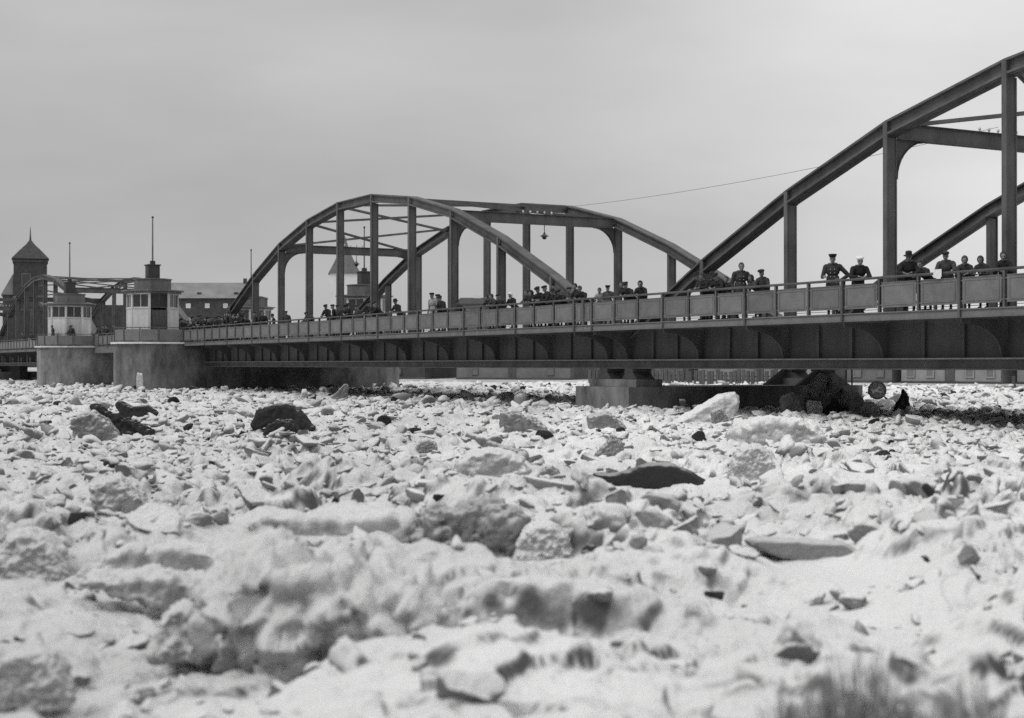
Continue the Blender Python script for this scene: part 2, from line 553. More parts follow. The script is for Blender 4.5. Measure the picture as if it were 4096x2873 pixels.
def scatter():
    r = np.random.default_rng(5)
    pts = []
    for y0, y1, dens in ((5.5, 12, 6.0), (12, 22, 12.0), (22, 45, 15.0), (45, 80, 7.0), (80, 140, 3.0)):
        area = .5 * .78 * (y1 ** 2 - y0 ** 2)
        n = int(area * dens)
        yy = np.sqrt(r.uniform(y0 ** 2, y1 ** 2, n)); uu = r.uniform(-.40, .40, n) * yy
        cl = fbm2(uu * .13, yy * .16, 3, 3)
        keep = r.uniform(0, 1, n) < .25 + .9 * sstep(.36, .62, cl)
        pts.append(np.stack([uu[keep], yy[keep]], 1))
    pts = np.concatenate(pts)
    size = np.clip(np.exp(r.normal(math.log(.08), .58, len(pts))), .025, .30)
    size *= 1 + .45 * sstep(40, 60, pts[:, 1])
    size *= np.where(pts[:, 1] < 14, .75, 1.0) * np.where(pts[:, 1] > 60, 1.25, 1)
    return pts, size

# ------------------------------------------------------------------ hero blocks, each where the photo shows it
def solidify_pts(build, voxel, name, m, noise=.05, nscale=2.0, seed=1, smooth_it=3):
    me0 = bpy.data.meshes.new('tmp')
    me0.from_pydata(build.v, [], build.f)
    b = bmesh.new(); b.from_mesh(me0); bmesh.ops.recalc_face_normals(b, faces=b.faces); b.to_mesh(me0); b.free()
    o = bpy.data.objects.new('tmp', me0)
    COL.objects.link(o)
    md = o.modifiers.new('r', 'REMESH'); md.mode = 'VOXEL'; md.voxel_size = voxel
    if smooth_it:
        sm = o.modifiers.new('s', 'SMOOTH'); sm.factor = .5; sm.iterations = smooth_it
    dg = bpy.context.evaluated_depsgraph_get()
    me = bpy.data.meshes.new_from_object(o.evaluated_get(dg))
    bpy.data.objects.remove(o)
    bpy.data.meshes.remove(me0)
    me.name = name
    if noise:
        n = len(me.vertices)
        co = np.empty(n * 3, np.float32); me.vertices.foreach_get('co', co)
        no = np.empty(n * 3, np.float32); me.vertices.foreach_get('normal', no)
        co = co.reshape(-1, 3).astype(float); no = no.reshape(-1, 3)
        d = (fbm3(co * nscale + seed * 9.1, 4, seed) - .5) * 2 * noise
        d += (.35 - np.abs(2 * fbm3(co * nscale * 1.6 + seed, 3, seed + 5) - 1)) * 1.5 * noise
        d += (fbm3(co * nscale * 7 + seed, 2, seed + 8) - .5) * .7 * noise
        co = co + no * d[:, None]
        me.vertices.foreach_set('co', co.astype(np.float32).ravel())
    me.polygons.foreach_set('use_smooth', [True] * len(me.polygons))
    me.materials.clear()
    me.materials.append(m)
    me.update()
    return me

def ell_pts(mbx, c, r, rot=(0, 0, 0), sub=2):
    V, F_ = ICO[sub]
    Rm = np.array(Euler(rot).to_matrix())
    mbx.add((V * np.array(r)) @ Rm.T + np.array(c), F_.tolist())
    return mbx

def hero(u0, u1, vtop, vbot, outline, m, name, label, cat, depth=.7, dark=None, noise=.06, turn=0.0, sink=.12, lean=0.0, dist=None, group=None, smooth_it=2, clear=1.2):
    """outline: silhouette in 0..1 (x to the right, z up) seen from the river bank; extruded backwards with real thickness."""
    Y = dist or 1.85 * FPX / (vbot - HOR)
    X = ((u0 + u1) / 2 - CX) / FPX * Y
    Wd, Ht = (u1 - u0) / FPX * Y, (vbot - vtop) / FPX * Y
    D = depth * Wd
    ol = [((x - .5) * Wd, z * Ht - (sink * Ht if z <= 0.02 else 0)) for x, z in outline]
    b = MB()
    n = len(ol)
    back = [(x * .86 + lean * .3 * Wd, (z * .9 if z > 0 else z)) for x, z in ol]
    mid = [(x * 1.03, z * 1.02) for x, z in ol]
    b.add([(x * .93, -.0, z * .93 if z > 0 else z) for x, z in ol] + [(x, D * .16, z) for x, z in ol] + [(x * .99 + lean * .15 * Wd, D * .6, z) for x, z in mid] + [(x, D, z) for x, z in back],
          [tuple(range(n))] + [(k * n + i, k * n + (i + 1) % n, (k + 1) * n + (i + 1) % n, (k + 1) * n + i) for k in range(3) for i in range(n)] + [tuple(range(3 * n, 4 * n))[::-1]])
    vox = max(Wd, Ht) / 46
    me = solidify_pts(b, vox, name, m, 1.3 * noise * min(Wd, Ht * 2), 4.2 / max(Wd, .2), len(label), smooth_it)
    zb = ICE - .02
    o = link(name, me, None, (X, Y, zb), turn)
    tag(o, label, cat, group)
    keep_out.append((X, Y + D * .5, Wd * .5, D * .5, clear))
    return o

SL = [(0, 0), (0, .7), (.1, 1), (.9, .95), (1, .6), (1, 0)]
DOME = [(0, 0), (.04, .45), (.2, .85), (.45, 1), (.7, .93), (.92, .6), (1, .2), (1, 0)]
ROUND = [(.02, 0), (0, .3), (.12, .75), (.35, .97), (.6, 1), (.85, .8), (1, .4), (.97, 0)]
SADDLE = [(.28, 0), (.0, .85), (.08, 1), (.4, .72), (.75, .8), (1, .45), (.92, .15), (.6, 0)]
TILT = [(.1, 0), (0, .75), (.42, 1), (.68, .62), (1, 0)]
LONG = [(.3, .18), (0, .95), (.08, 1), (.35, .66), (.75, .36), (1, .08), (.95, 0), (.5, 0)]
ARCH = [(0, .2), (.12, .72), (.42, 1), (.62, .95), (.8, .6), (1, .08), (.9, 0), (.72, .2), (.5, .42), (.25, .3), (.05, .05)]
ARC2 = [(0, 0), (.1, .55), (.4, 1), (.75, .9), (1, .4), (.85, .2), (.5, .4), (.2, .2)]
WEDGE = [(0, 0), (.12, .12), (.5, .62), (.72, .85), (.95, 1), (1, .85), (.97, .4), (.9, .1), (.9, 0)]
BOAT = [(0, .15), (.02, .5), (.12, .48), (.3, .62), (.5, 1), (.7, .92), (.88, .55), (1, .12), (.95, 0), (.4, 0), (.1, 0)]
SAIL = [(0, 0), (.3, .3), (.9, 1), (1, .85), (.95, 0)]
SPIKE = [(0, 0), (.25, .35), (.5, .65), (.62, 1), (.78, .75), (.9, .6), (1, .1), (1, 0)]
FLAT = [(0, .8), (.08, 1), (.5, .9), (.85, .85), (1, .45), (.95, .1), (.6, 0), (.25, .3)]

I, G, DK, WH = M['ice_soft'], M['ice_grey'], M['ice_dark'], M['ice_white']
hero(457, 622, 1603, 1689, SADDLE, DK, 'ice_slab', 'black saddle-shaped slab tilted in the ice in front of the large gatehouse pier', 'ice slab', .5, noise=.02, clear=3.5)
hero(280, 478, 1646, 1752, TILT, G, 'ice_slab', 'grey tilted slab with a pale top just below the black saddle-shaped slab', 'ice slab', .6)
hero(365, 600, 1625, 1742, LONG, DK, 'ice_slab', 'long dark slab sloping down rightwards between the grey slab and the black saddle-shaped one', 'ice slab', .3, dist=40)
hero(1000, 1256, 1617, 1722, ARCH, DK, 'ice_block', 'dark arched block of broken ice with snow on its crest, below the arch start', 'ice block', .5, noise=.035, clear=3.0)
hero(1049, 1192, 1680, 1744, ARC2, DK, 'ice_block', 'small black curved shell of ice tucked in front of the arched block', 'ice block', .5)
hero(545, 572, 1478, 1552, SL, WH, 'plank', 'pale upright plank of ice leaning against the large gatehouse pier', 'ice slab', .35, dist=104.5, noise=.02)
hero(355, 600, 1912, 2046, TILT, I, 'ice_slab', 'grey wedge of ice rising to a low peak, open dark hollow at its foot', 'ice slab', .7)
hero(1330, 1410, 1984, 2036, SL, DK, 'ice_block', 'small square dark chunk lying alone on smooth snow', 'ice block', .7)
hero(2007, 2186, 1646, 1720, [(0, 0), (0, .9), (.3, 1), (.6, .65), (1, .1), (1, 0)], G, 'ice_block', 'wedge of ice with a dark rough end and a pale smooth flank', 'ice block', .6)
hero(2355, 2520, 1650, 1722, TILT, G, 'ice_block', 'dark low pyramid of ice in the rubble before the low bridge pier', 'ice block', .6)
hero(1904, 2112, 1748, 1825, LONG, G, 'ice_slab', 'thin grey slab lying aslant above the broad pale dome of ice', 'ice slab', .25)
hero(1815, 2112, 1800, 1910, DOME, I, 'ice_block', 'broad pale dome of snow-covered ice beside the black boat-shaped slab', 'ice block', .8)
hero(2373, 2830, 1852, 1940, BOAT, DK, 'ice_slab', 'long black slab like an upturned boat, thin snow on its ridge', 'ice slab', .35, noise=.03, clear=3.2)  # solid black shape put in for the shade of a cavity under the crust
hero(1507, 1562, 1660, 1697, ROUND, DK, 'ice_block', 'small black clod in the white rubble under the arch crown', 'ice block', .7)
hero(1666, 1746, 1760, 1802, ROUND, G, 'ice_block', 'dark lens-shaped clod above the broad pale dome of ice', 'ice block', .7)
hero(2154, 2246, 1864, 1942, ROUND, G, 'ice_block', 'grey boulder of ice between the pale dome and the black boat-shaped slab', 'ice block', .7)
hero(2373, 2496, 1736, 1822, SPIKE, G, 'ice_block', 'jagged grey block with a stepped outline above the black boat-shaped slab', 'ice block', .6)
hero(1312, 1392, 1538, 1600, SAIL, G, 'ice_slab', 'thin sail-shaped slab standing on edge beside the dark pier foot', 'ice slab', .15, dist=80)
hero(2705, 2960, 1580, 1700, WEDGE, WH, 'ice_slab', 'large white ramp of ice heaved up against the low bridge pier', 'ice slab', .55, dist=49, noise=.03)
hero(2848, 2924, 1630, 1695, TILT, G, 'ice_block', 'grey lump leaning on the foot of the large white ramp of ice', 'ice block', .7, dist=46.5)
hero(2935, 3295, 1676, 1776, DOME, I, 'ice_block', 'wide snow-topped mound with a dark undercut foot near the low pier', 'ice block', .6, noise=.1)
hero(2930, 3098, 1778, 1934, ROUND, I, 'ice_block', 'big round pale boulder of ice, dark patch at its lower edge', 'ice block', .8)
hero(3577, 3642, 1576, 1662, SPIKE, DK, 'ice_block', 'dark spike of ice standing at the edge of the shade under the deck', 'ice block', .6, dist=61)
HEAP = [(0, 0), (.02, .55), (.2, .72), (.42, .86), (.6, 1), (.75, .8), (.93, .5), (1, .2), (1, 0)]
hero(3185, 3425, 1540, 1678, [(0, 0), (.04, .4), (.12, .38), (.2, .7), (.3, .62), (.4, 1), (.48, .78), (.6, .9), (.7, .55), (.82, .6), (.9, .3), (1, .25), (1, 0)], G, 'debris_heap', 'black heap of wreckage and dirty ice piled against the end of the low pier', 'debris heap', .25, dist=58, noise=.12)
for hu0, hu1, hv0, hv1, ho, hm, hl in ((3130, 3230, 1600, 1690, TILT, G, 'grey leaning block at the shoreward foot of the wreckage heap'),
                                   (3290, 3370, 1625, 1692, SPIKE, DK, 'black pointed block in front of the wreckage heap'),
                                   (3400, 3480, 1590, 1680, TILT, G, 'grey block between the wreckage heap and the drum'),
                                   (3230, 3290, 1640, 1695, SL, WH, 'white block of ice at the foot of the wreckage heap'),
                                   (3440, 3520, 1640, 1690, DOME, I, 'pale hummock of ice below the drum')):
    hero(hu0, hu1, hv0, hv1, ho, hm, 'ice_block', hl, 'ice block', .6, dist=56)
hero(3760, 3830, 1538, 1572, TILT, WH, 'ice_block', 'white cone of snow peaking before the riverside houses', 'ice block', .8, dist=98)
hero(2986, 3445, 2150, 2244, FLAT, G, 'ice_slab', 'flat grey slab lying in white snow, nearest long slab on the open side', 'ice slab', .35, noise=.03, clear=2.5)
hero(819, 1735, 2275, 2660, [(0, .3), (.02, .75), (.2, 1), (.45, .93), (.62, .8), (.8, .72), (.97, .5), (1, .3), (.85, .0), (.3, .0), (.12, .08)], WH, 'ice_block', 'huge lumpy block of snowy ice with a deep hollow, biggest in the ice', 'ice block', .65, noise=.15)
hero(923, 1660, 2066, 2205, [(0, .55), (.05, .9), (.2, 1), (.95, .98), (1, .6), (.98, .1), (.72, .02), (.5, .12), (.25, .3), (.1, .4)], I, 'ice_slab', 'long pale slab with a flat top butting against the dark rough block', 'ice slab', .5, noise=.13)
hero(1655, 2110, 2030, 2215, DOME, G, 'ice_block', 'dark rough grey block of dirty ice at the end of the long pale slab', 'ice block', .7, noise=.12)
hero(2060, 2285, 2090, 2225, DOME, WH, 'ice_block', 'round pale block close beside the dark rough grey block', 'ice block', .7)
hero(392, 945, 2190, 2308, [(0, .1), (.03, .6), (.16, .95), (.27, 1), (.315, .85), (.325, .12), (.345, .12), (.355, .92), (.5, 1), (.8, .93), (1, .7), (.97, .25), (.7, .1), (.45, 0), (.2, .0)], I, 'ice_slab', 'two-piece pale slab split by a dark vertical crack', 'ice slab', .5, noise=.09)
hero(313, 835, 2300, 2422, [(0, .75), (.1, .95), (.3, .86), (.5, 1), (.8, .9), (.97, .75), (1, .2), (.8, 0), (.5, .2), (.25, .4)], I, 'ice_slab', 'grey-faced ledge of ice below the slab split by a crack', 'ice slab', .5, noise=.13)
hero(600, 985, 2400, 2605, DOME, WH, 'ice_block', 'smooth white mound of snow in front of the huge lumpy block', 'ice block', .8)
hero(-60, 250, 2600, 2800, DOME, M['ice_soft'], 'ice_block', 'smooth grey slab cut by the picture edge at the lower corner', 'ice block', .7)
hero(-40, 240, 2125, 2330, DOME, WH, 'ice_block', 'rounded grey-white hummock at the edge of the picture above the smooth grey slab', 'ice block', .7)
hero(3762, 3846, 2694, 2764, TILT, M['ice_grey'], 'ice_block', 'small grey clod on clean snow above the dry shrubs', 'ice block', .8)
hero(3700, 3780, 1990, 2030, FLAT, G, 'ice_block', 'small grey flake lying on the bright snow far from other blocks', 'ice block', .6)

# round ice-crusted drum beside the pier end
dr = empty('drum')
Yd = 66.0
dr.location = ((3509 - CX) / FPX * Yd, Yd, ICE + .72)
dr.rotation_euler = (R(90), 0, R(-14))
b_ = MB().lathe([(.30, -.35), (.36, -.34), (.385, -.2), (.39, 0), (.385, .2), (.36, .34), (.30, .35)], 20)
link('barrel_body', b_.mesh('barrel_body', M['ice_grey'], True), dr)
for z_ in (-.35, .35):
    hoop = MB()
    ring = [(.37, z_ - .03), (.40, z_ - .03), (.40, z_ + .03), (.37, z_ + .03)]
    n_ = 20
    vv = [(r_ * math.cos(2 * math.pi * i / n_), r_ * math.sin(2 * math.pi * i / n_), zz) for r_, zz in ring for i in range(n_)]
    hoop.add(vv, [(k * n_ + i, k * n_ + (i + 1) % n_, ((k + 1) % 4) * n_ + (i + 1) % n_, ((k + 1) % 4) * n_ + i) for k in range(4) for i in range(n_)])
    link('hoop', hoop.mesh('hoop', M['wire']), dr)
cr_ = MB().bar((-.2, -.1, .36), (.12, .16, .37), .1, .05).bar((-.26, .02, .36), (.2, -.08, .37), .06, .05)
link('end_board', cr_.mesh('end_board', M['pale']), dr)
tag(dr, 'round dark drum lying on its side in the ice by the low pier end', 'drum')

rows = [4.3]
while rows[-1] < 235:
    Y = rows[-1]
    rows.append(Y + min(max(Y * .0031, .018), .34 if Y < 125 else 1.2))
rows = np.array(rows)
us = np.linspace(-420, 4520, 560)
YY, UU = np.meshgrid(rows, us, indexing='ij')
XX = (UU - CX) / FPX * YY
ZZ = ICE + ice_h(XX, YY)
# sinks below the land at the far bank
nr, nc = XX.shape
idx = np.arange(nr * nc).reshape(nr, nc)
F = np.stack([idx[:-1, :-1], idx[:-1, 1:], idx[1:, 1:], idx[1:, :-1]], -1).reshape(-1, 4)
icefield = link('ice_field', np_mesh('ice_field', np.stack([XX, YY, ZZ], -1).reshape(-1, 3), F, M['ice']))
struct(icefield)


# the loose lumps: the largest in the picture one by one, the rest as stuff
pts, size = scatter()
ok = np.ones(len(pts), bool)
for kx, ky, kr, kd, kc in keep_out:
    ok &= ((pts[:, 0] - kx) / kr) ** 2 + ((pts[:, 1] - ky + .15 + .5 * (kc - 1.2)) / (kd + .15 + .35 * (kc - 1.2))) ** 2 > 1.3
pts, size = pts[ok], size[ok]
gz_ = ICE + ice_h(pts[:, 0], pts[:, 1])
big = np.argsort(-(size / pts[:, 1]))[:270]
r5 = np.random.default_rng(77)
LM = {}
for k, (V, F_) in enumerate(BASES[4]):
    for mn in ('ice_block', 'ice_grey'):
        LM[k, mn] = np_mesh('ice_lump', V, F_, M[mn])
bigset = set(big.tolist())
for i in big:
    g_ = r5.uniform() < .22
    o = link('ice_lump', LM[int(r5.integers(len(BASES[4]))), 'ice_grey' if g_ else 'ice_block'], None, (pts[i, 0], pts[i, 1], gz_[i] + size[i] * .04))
    o.rotation_euler = (r5.normal(0, .3), r5.normal(0, .3), r5.uniform(0, 6.28))
    o.scale = (size[i],) * 3
    zone = 'in the snow close to the near bank' if pts[i, 1] < 14 else 'midway between the near bank and the bridge' if pts[i, 1] < 30 else 'in the dense rubble before the bridge'
    if g_:
        tag(o, 'small dirty grey lump of broken ice ' + zone, 'ice lump', 'grey ice lumps ' + zone)
    else:
        tag(o, 'small snow-dusted white lump of broken ice ' + zone, 'ice lump', 'white ice lumps ' + zone)
# broken floes: flat-topped slabs of many sides lying tilted in the jam
def floe(seed):
    r = np.random.default_rng(seed)
    n = int(r.integers(5, 9))
    th = np.sort(r.uniform(0, 6.28, n) * .35 + np.linspace(0, 6.28, n, endpoint=False) * 1.0)
    rr = r.uniform(.62, 1.08, n); asp = r.uniform(.55, .9); t_ = r.uniform(.22, .42)
    ring = lambda q, z, j: np.stack([np.cos(th) * rr * q * (1 + r.normal(0, j, n)), np.sin(th) * rr * q * asp * (1 + r.normal(0, j, n)), z + r.normal(0, .02, n)], 1)
    V = np.concatenate([ring(.88, -t_, .05), ring(1.0, -.45 * t_, .05), ring(.97, -.12 * t_, .02), ring(.88, 0, .02), [[0, 0, .03]]])
    F_ = []
    for q in range(3):
        for i in range(n):
            a_, b_, c_, d_ = q * n + i, q * n + (i + 1) % n, (q + 1) * n + (i + 1) % n, (q + 1) * n + i
            F_ += [[a_, b_, c_], [a_, c_, d_]]
    F_ += [[3 * n + i, 3 * n + (i + 1) % n, 4 * n] for i in range(n)]
    return V, np.array(F_)
FLO = [floe(900 + i) for i in range(14)]
rf_ = np.random.default_rng(31)
fp = []
for y0, y1, dens in ((9, 15, .25), (15, 30, 2.2), (30, 62, 3.0), (62, 125, 1.2)):
    n = int(.39 * (y1 ** 2 - y0 ** 2) * dens)
    yy = np.sqrt(rf_.uniform(y0 ** 2, y1 ** 2, n)); xx = rf_.uniform(-.40, .40, n) * yy
    kp = rf_.uniform(0, 1, n) < .3 + .8 * sstep(.38, .6, fbm2(xx * .25, yy * .18, 3, 3))
    fp.append(np.stack([xx[kp], yy[kp]], 1))
fp = np.concatenate(fp)
okf = np.ones(len(fp), bool)
for kx, ky, kr, kd, kc in keep_out:
    okf &= ((fp[:, 0] - kx) / (kr + .2)) ** 2 + ((fp[:, 1] - ky + .3 + .5 * (kc - 1.2)) / (kd + .4 + .6 * (kc - 1.2))) ** 2 > 1.2
fp = fp[okf]
fs = np.clip(np.exp(rf_.normal(math.log(.21), .42, len(fp))), .08, .5) * (.55 + .45 * sstep(12, 22, fp[:, 1]))
fz = ICE + ice_h(fp[:, 0], fp[:, 1])
rot_f = [Euler((rf_.normal(0, .26), rf_.normal(0, .26), rf_.uniform(0, 6.28))) for _ in fp]
kind_f = rf_.integers(0, len(FLO), len(fp))
bigf = np.argsort(-(fs / fp[:, 1]))[:240]
FLM = [np_mesh('ice_floe', V, F_, M['ice_floe'], False) for V, F_ in FLO]
for i in bigf:
    o = link('ice_floe', FLM[kind_f[i]], None, (fp[i, 0], fp[i, 1], fz[i] + fs[i] * .09))
    o.rotation_euler = rot_f[i]
    o.scale = (fs[i],) * 3
    zone = 'in the snow close to the near bank' if fp[i, 1] < 14 else 'midway between the near bank and the bridge' if fp[i, 1] < 30 else 'in the jam before the bridge'
    tag(o, 'flat tilted ice plate with a grey edge ' + zone, 'ice floe', 'tilted ice plates ' + zone)
Vs, Fs, base = [], [], 0
bfs = set(bigf.tolist())
for i in range(len(fp)):
    if i in bfs:
        continue
    V, F_ = FLO[kind_f[i]]
    Vs.append((V * fs[i]) @ np.array(rot_f[i].to_matrix()).T + np.array([fp[i, 0], fp[i, 1], fz[i] + fs[i] * .09]))
    Fs.append(F_ + base); base += len(V)
struct(link('floe_rubble', np_mesh('floe_rubble', np.concatenate(Vs), np.concatenate(Fs), M['ice_floe'], False)), 'stuff')

for mn, lo, hi, nm in (('ice_block', 0, .8, 'ice_rubble'), ('ice_grey', .8, .95, 'grey_ice_rubble'), ('ice_dark', .95, 1.01, 'dark_ice_rubble')):
    sel = r5.uniform(0, 1, len(pts)) if mn == 'ice_block' else sel
    Vs, Fs, base = [], [], 0
    for i in range(len(pts)):
        if i in bigset or not (lo <= sel[i] < hi):
            continue
        q_ = size[i] / pts[i, 1]; bb = BASES[3] if q_ > .011 else BASES[2] if q_ > .0045 else BASES[1]
        V, F_ = bb[int(r5.integers(len(bb)))]
        Vr = (V * size[i]) @ rand_rot(r5).T + np.array([pts[i, 0], pts[i, 1], gz_[i] + size[i] * .04])
        Vs.append(Vr); Fs.append(F_ + base); base += len(V)
    struct(link(nm, np_mesh(nm, np.concatenate(Vs), np.concatenate(Fs), M[mn], False)), 'stuff')

# ------------------------------------------------------------------ bridge spans
H = [1.50, 3.927, 6.014, 7.715, 8.812, 9.41]
def hk(k):
    return H[min(k, NP_ - k)]
TW0, TW1 = 1.77, 2.27           # outer and inner face of the near truss
CH = .46                        # depth of the top chord's web
EX = GAP - .008
ZO = Z_BOT                      # the spans' empties stand at the girder's underside

def zz(z):
    return z - ZO

def seg_mesh(k):
    """One straight length of the box-shaped top chord, its flanges standing proud of the web."""
    x0, x1 = k * PANEL, (k + 1) * PANEL
    h0, h1 = zz(hk(k)), zz(hk(k + 1))
    sec = 1 / math.cos(math.atan2(h1 - h0, x1 - x0))
    b = MB()
    def slab(ya, yb, ta, tb):
        b.prism([(x0, h0 - ta * sec), (x1, h1 - ta * sec), (x1, h1 - tb * sec), (x0, h0 - tb * sec)], 'y', ya, yb)
    slab(TW0 - .02, TW1 + .02, 0, .07)                     # top plate
    slab(TW0 + .15, TW0 + .18, .072, CH - .072)            # outer web, set back
    slab(TW1 - .18, TW1 - .15, .072, CH - .072)            # inner web
    slab(TW0 - .02, TW0 + .20, CH - .07, CH)               # bottom flanges
    slab(TW1 - .20, TW1 + .02, CH - .07, CH)
    slab(TW0 + .202, TW1 - .202, CH - .03, CH - .01)
    return b.mesh('chord_segment', M['steel'])

def post_mesh(k):
    x, h = k * PANEL, zz(hk(k))
    b = MB()
    z1 = h - CH - .02 if hk(k) > 0 else h
    z1 = h - .075
    zf = zz(1.5)
    b.box(x - .09, x + .09, TW0 - .03, TW0 + .02, zf, z1)               # outer flange runs up across the chord
    b.box(x - .09, x + .09, TW0 + .36, TW0 + .40, zf, z1 - CH)
    b.box(x - .03, x + .03, TW0 + .022, TW0 + .358, zf, z1 - CH)
    b.box(x + .045, x + .06, TW0 + .05, TW0 + .35, zf, z1 - CH)
    b.box(x - .06, x - .045, TW0 + .05, TW0 + .35, zf, z1 - CH)
    return b.mesh('vertical_post', M['steel'])

span = empty('bridge_span', bp(-GAP - SPAN, 0, ZO), RZ)
HALF = [(0, 0, 0, 0.0), (SPAN, WID, 0, math.pi)]

truss = empty('arch_truss', parent=span)
for k in range(NP_):
    link('chord_segment', seg_mesh(k), truss)
for k in range(1, NP_):
    link('vertical_post', post_mesh(k), truss)

girder = empty('plate_girder', parent=span)
b = MB().box(-EX, SPAN + EX, TW0 + .10, TW0 + .13, zz(.19), zz(1.5))
link('web_plate', b.mesh('web_plate', M['steel_dark']), girder)
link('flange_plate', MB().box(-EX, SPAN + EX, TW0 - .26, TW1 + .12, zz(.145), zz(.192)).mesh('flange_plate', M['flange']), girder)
b = MB().box(-EX, SPAN + EX, TW0 + .02, TW0 + .06, zz(-.125), zz(.143)).box(-EX, SPAN + EX, TW1 - .02, TW1 + .02, zz(-.125), zz(.143)).box(-EX, SPAN + EX, TW0 - .18, TW1 + .14, zz(-.17), zz(-.127))
link('bottom_chord', b.mesh('bottom_chord', M['steel']), girder)
me = MB().box(-.045, .045, TW0 + .02, TW0 + .098, zz(.194), zz(1.30)).box(-.07, .07, TW0 + .0, TW0 + .018, zz(.194), zz(1.30)).mesh('stiffener', M['steel_dark'])
for k in range(1, 3 * NP_):
    if k % 3:
        link('stiffener', me, girder, (k * PANEL / 3, 0, 0))
curve = [(.05 + 1.55 * math.sin(a), 1.17 - .85 * (1 - math.cos(a))) for a in [i * R(90) / 7 for i in range(8)]]
poly = [(.05, zz(1.30)), (TW0 + .10, zz(1.30)), (TW0 + .10, zz(.20)), (TW0 - .1, zz(.20))] + [(y, zz(z)) for y, z in curve[::-1]]
me = MB().prism(poly, 'x', -.02, .02).mesh('bracket', M['steel_dark'])
for k in range(0, NP_ + 1):
    link('bracket', me, girder, (k * PANEL + (.06 if k == 0 else -.06 if k == NP_ else 0), 0, 0))

walk = empty('walkway', parent=span)
link('walkway_slab', MB().box(-EX, SPAN + EX, .09, TW0 - .04, zz(1.42), zz(Z_DECK)).mesh('walkway_slab', M['road']), walk)
link('fascia_beam', MB().box(-EX, SPAN + EX, .02, .06, zz(1.33), zz(1.54)).box(-EX, SPAN + EX, -.03, .088, zz(1.54), zz(Z_DECK + .004)).box(-EX, SPAN + EX, -.02, .088, zz(Z_FB), zz(1.33)).mesh('fascia_beam', M['panel']), walk)

SUBP = PANEL / 3
pm_tall = MB().box(-.045, .045, -.055, -.03, zz(Z_FB), zz(2.595)).box(-.012, .012, -.03, .06, zz(Z_DECK + .01), zz(2.595)).box(-.045, .045, .06, .08, zz(Z_DECK + .01), zz(2.595)).mesh('railing_post', M['steel'])
pm_short = MB().box(-.04, .04, -.03, -.01, zz(Z_DECK + .006), zz(2.595)).box(-.012, .012, -.01, .05, zz(Z_DECK + .006), zz(2.595)).box(-.04, .04, .05, .07, zz(Z_DECK + .006), zz(2.595)).mesh('railing_post', M['steel'])
def panel_mesh(wd, name='railing_panel'):
    hw = wd / 2 - .045 - .055
    b = MB().box(-hw, hw, .0, .014, zz(1.70), zz(2.455))
    e, t_ = .075, .03
    for za, zb in ((1.70 + e, 1.70 + e + t_), (2.455 - e - t_, 2.455 - e)):
        b.box(-hw + e, hw - e, -.016, -.002, zz(za), zz(zb))
    for xa in (-hw + e, hw - e - t_):
        b.box(xa, xa + t_, -.016, -.002, zz(1.70 + e + t_ + .002), zz(2.455 - e - t_ - .002))
    for za, zb in ((1.70, 1.72), (2.435, 2.455)):
        b.box(-hw, hw, -.02, -.002, zz(za), zz(zb))
    for sx_ in (-1, 1):
        for z_ in (1.78, 2.36):
            b.box(min(sx_ * hw, sx_ * (wd / 2 - .012)), max(sx_ * hw, sx_ * (wd / 2 - .012)), .002, .012, zz(z_ - .02), zz(z_ + .02))
    return b.mesh(name, M['panel'])
PM = panel_mesh(SUBP)

PJ = panel_mesh(EX - .02)
def make_railing(parent, n, sub=SUBP, pm=None, ends=False, open_=False):
    rl = empty('railing', parent=parent)
    link('handrail', MB().box(-EX * ends, n * sub + EX * ends, -.045, .045, zz(2.597), zz(Z_RAIL)).box(-EX * ends, n * sub + EX * ends, -.03, .03, zz(2.57), zz(2.5965)).mesh('handrail', M['steel']), rl)
    for k in range(n + 1):
        x = k * sub 
        link('railing_post', pm_tall if k % 3 == 0 else pm_short, rl, (x, 0, 0))
    if open_:
        for z_ in (1.75, 1.95, 2.15, 2.35):
            link('rail_bar', MB().box(-EX * ends, n * sub + EX * ends, .0, .02, zz(z_ - .012), zz(z_ + .012)).mesh('rail_bar', M['steel']), rl)
        return rl
    for k in range(n):
        link('railing_panel', pm or PM, rl, ((k + .5) * sub, 0, 0))
    if ends:
        for x in (-EX / 2, n * sub + EX / 2):
            link('railing_panel', PJ, rl, (x, 0, 0))
        for x in (-EX + .03, n * sub + EX - .03):
            link('railing_post', pm_short, rl, (x, 0, 0))
    return rl
rail = make_railing(span, 33, ends=True)

rail2 = make_railing(span, 33, ends=True, open_=True)
rail2.location = (SPAN, WID, 0)
rail2.rotation_euler = (0, 0, math.pi)
for part in (truss, girder, walk):
    c = copy_tree(part, span)
    c.location = (SPAN, WID, 0)
    c.rotation_euler = (0, 0, math.pi)

deck = empty('roadway_deck', parent=span)
link('road_slab', MB().box(0, SPAN, TW1 - .1, WID - TW1 + .1, zz(1.2), zz(1.6)).mesh('road_slab', M['road']), deck)
me = MB().box(-.16, .16, TW1 + .16, WID - TW1 - .16, zz(.3), zz(1.195)).mesh('cross_beam', M['steel_dark'])
for k in range(1, NP_):
    link('cross_beam', me, deck, (k * PANEL, 0, 0))

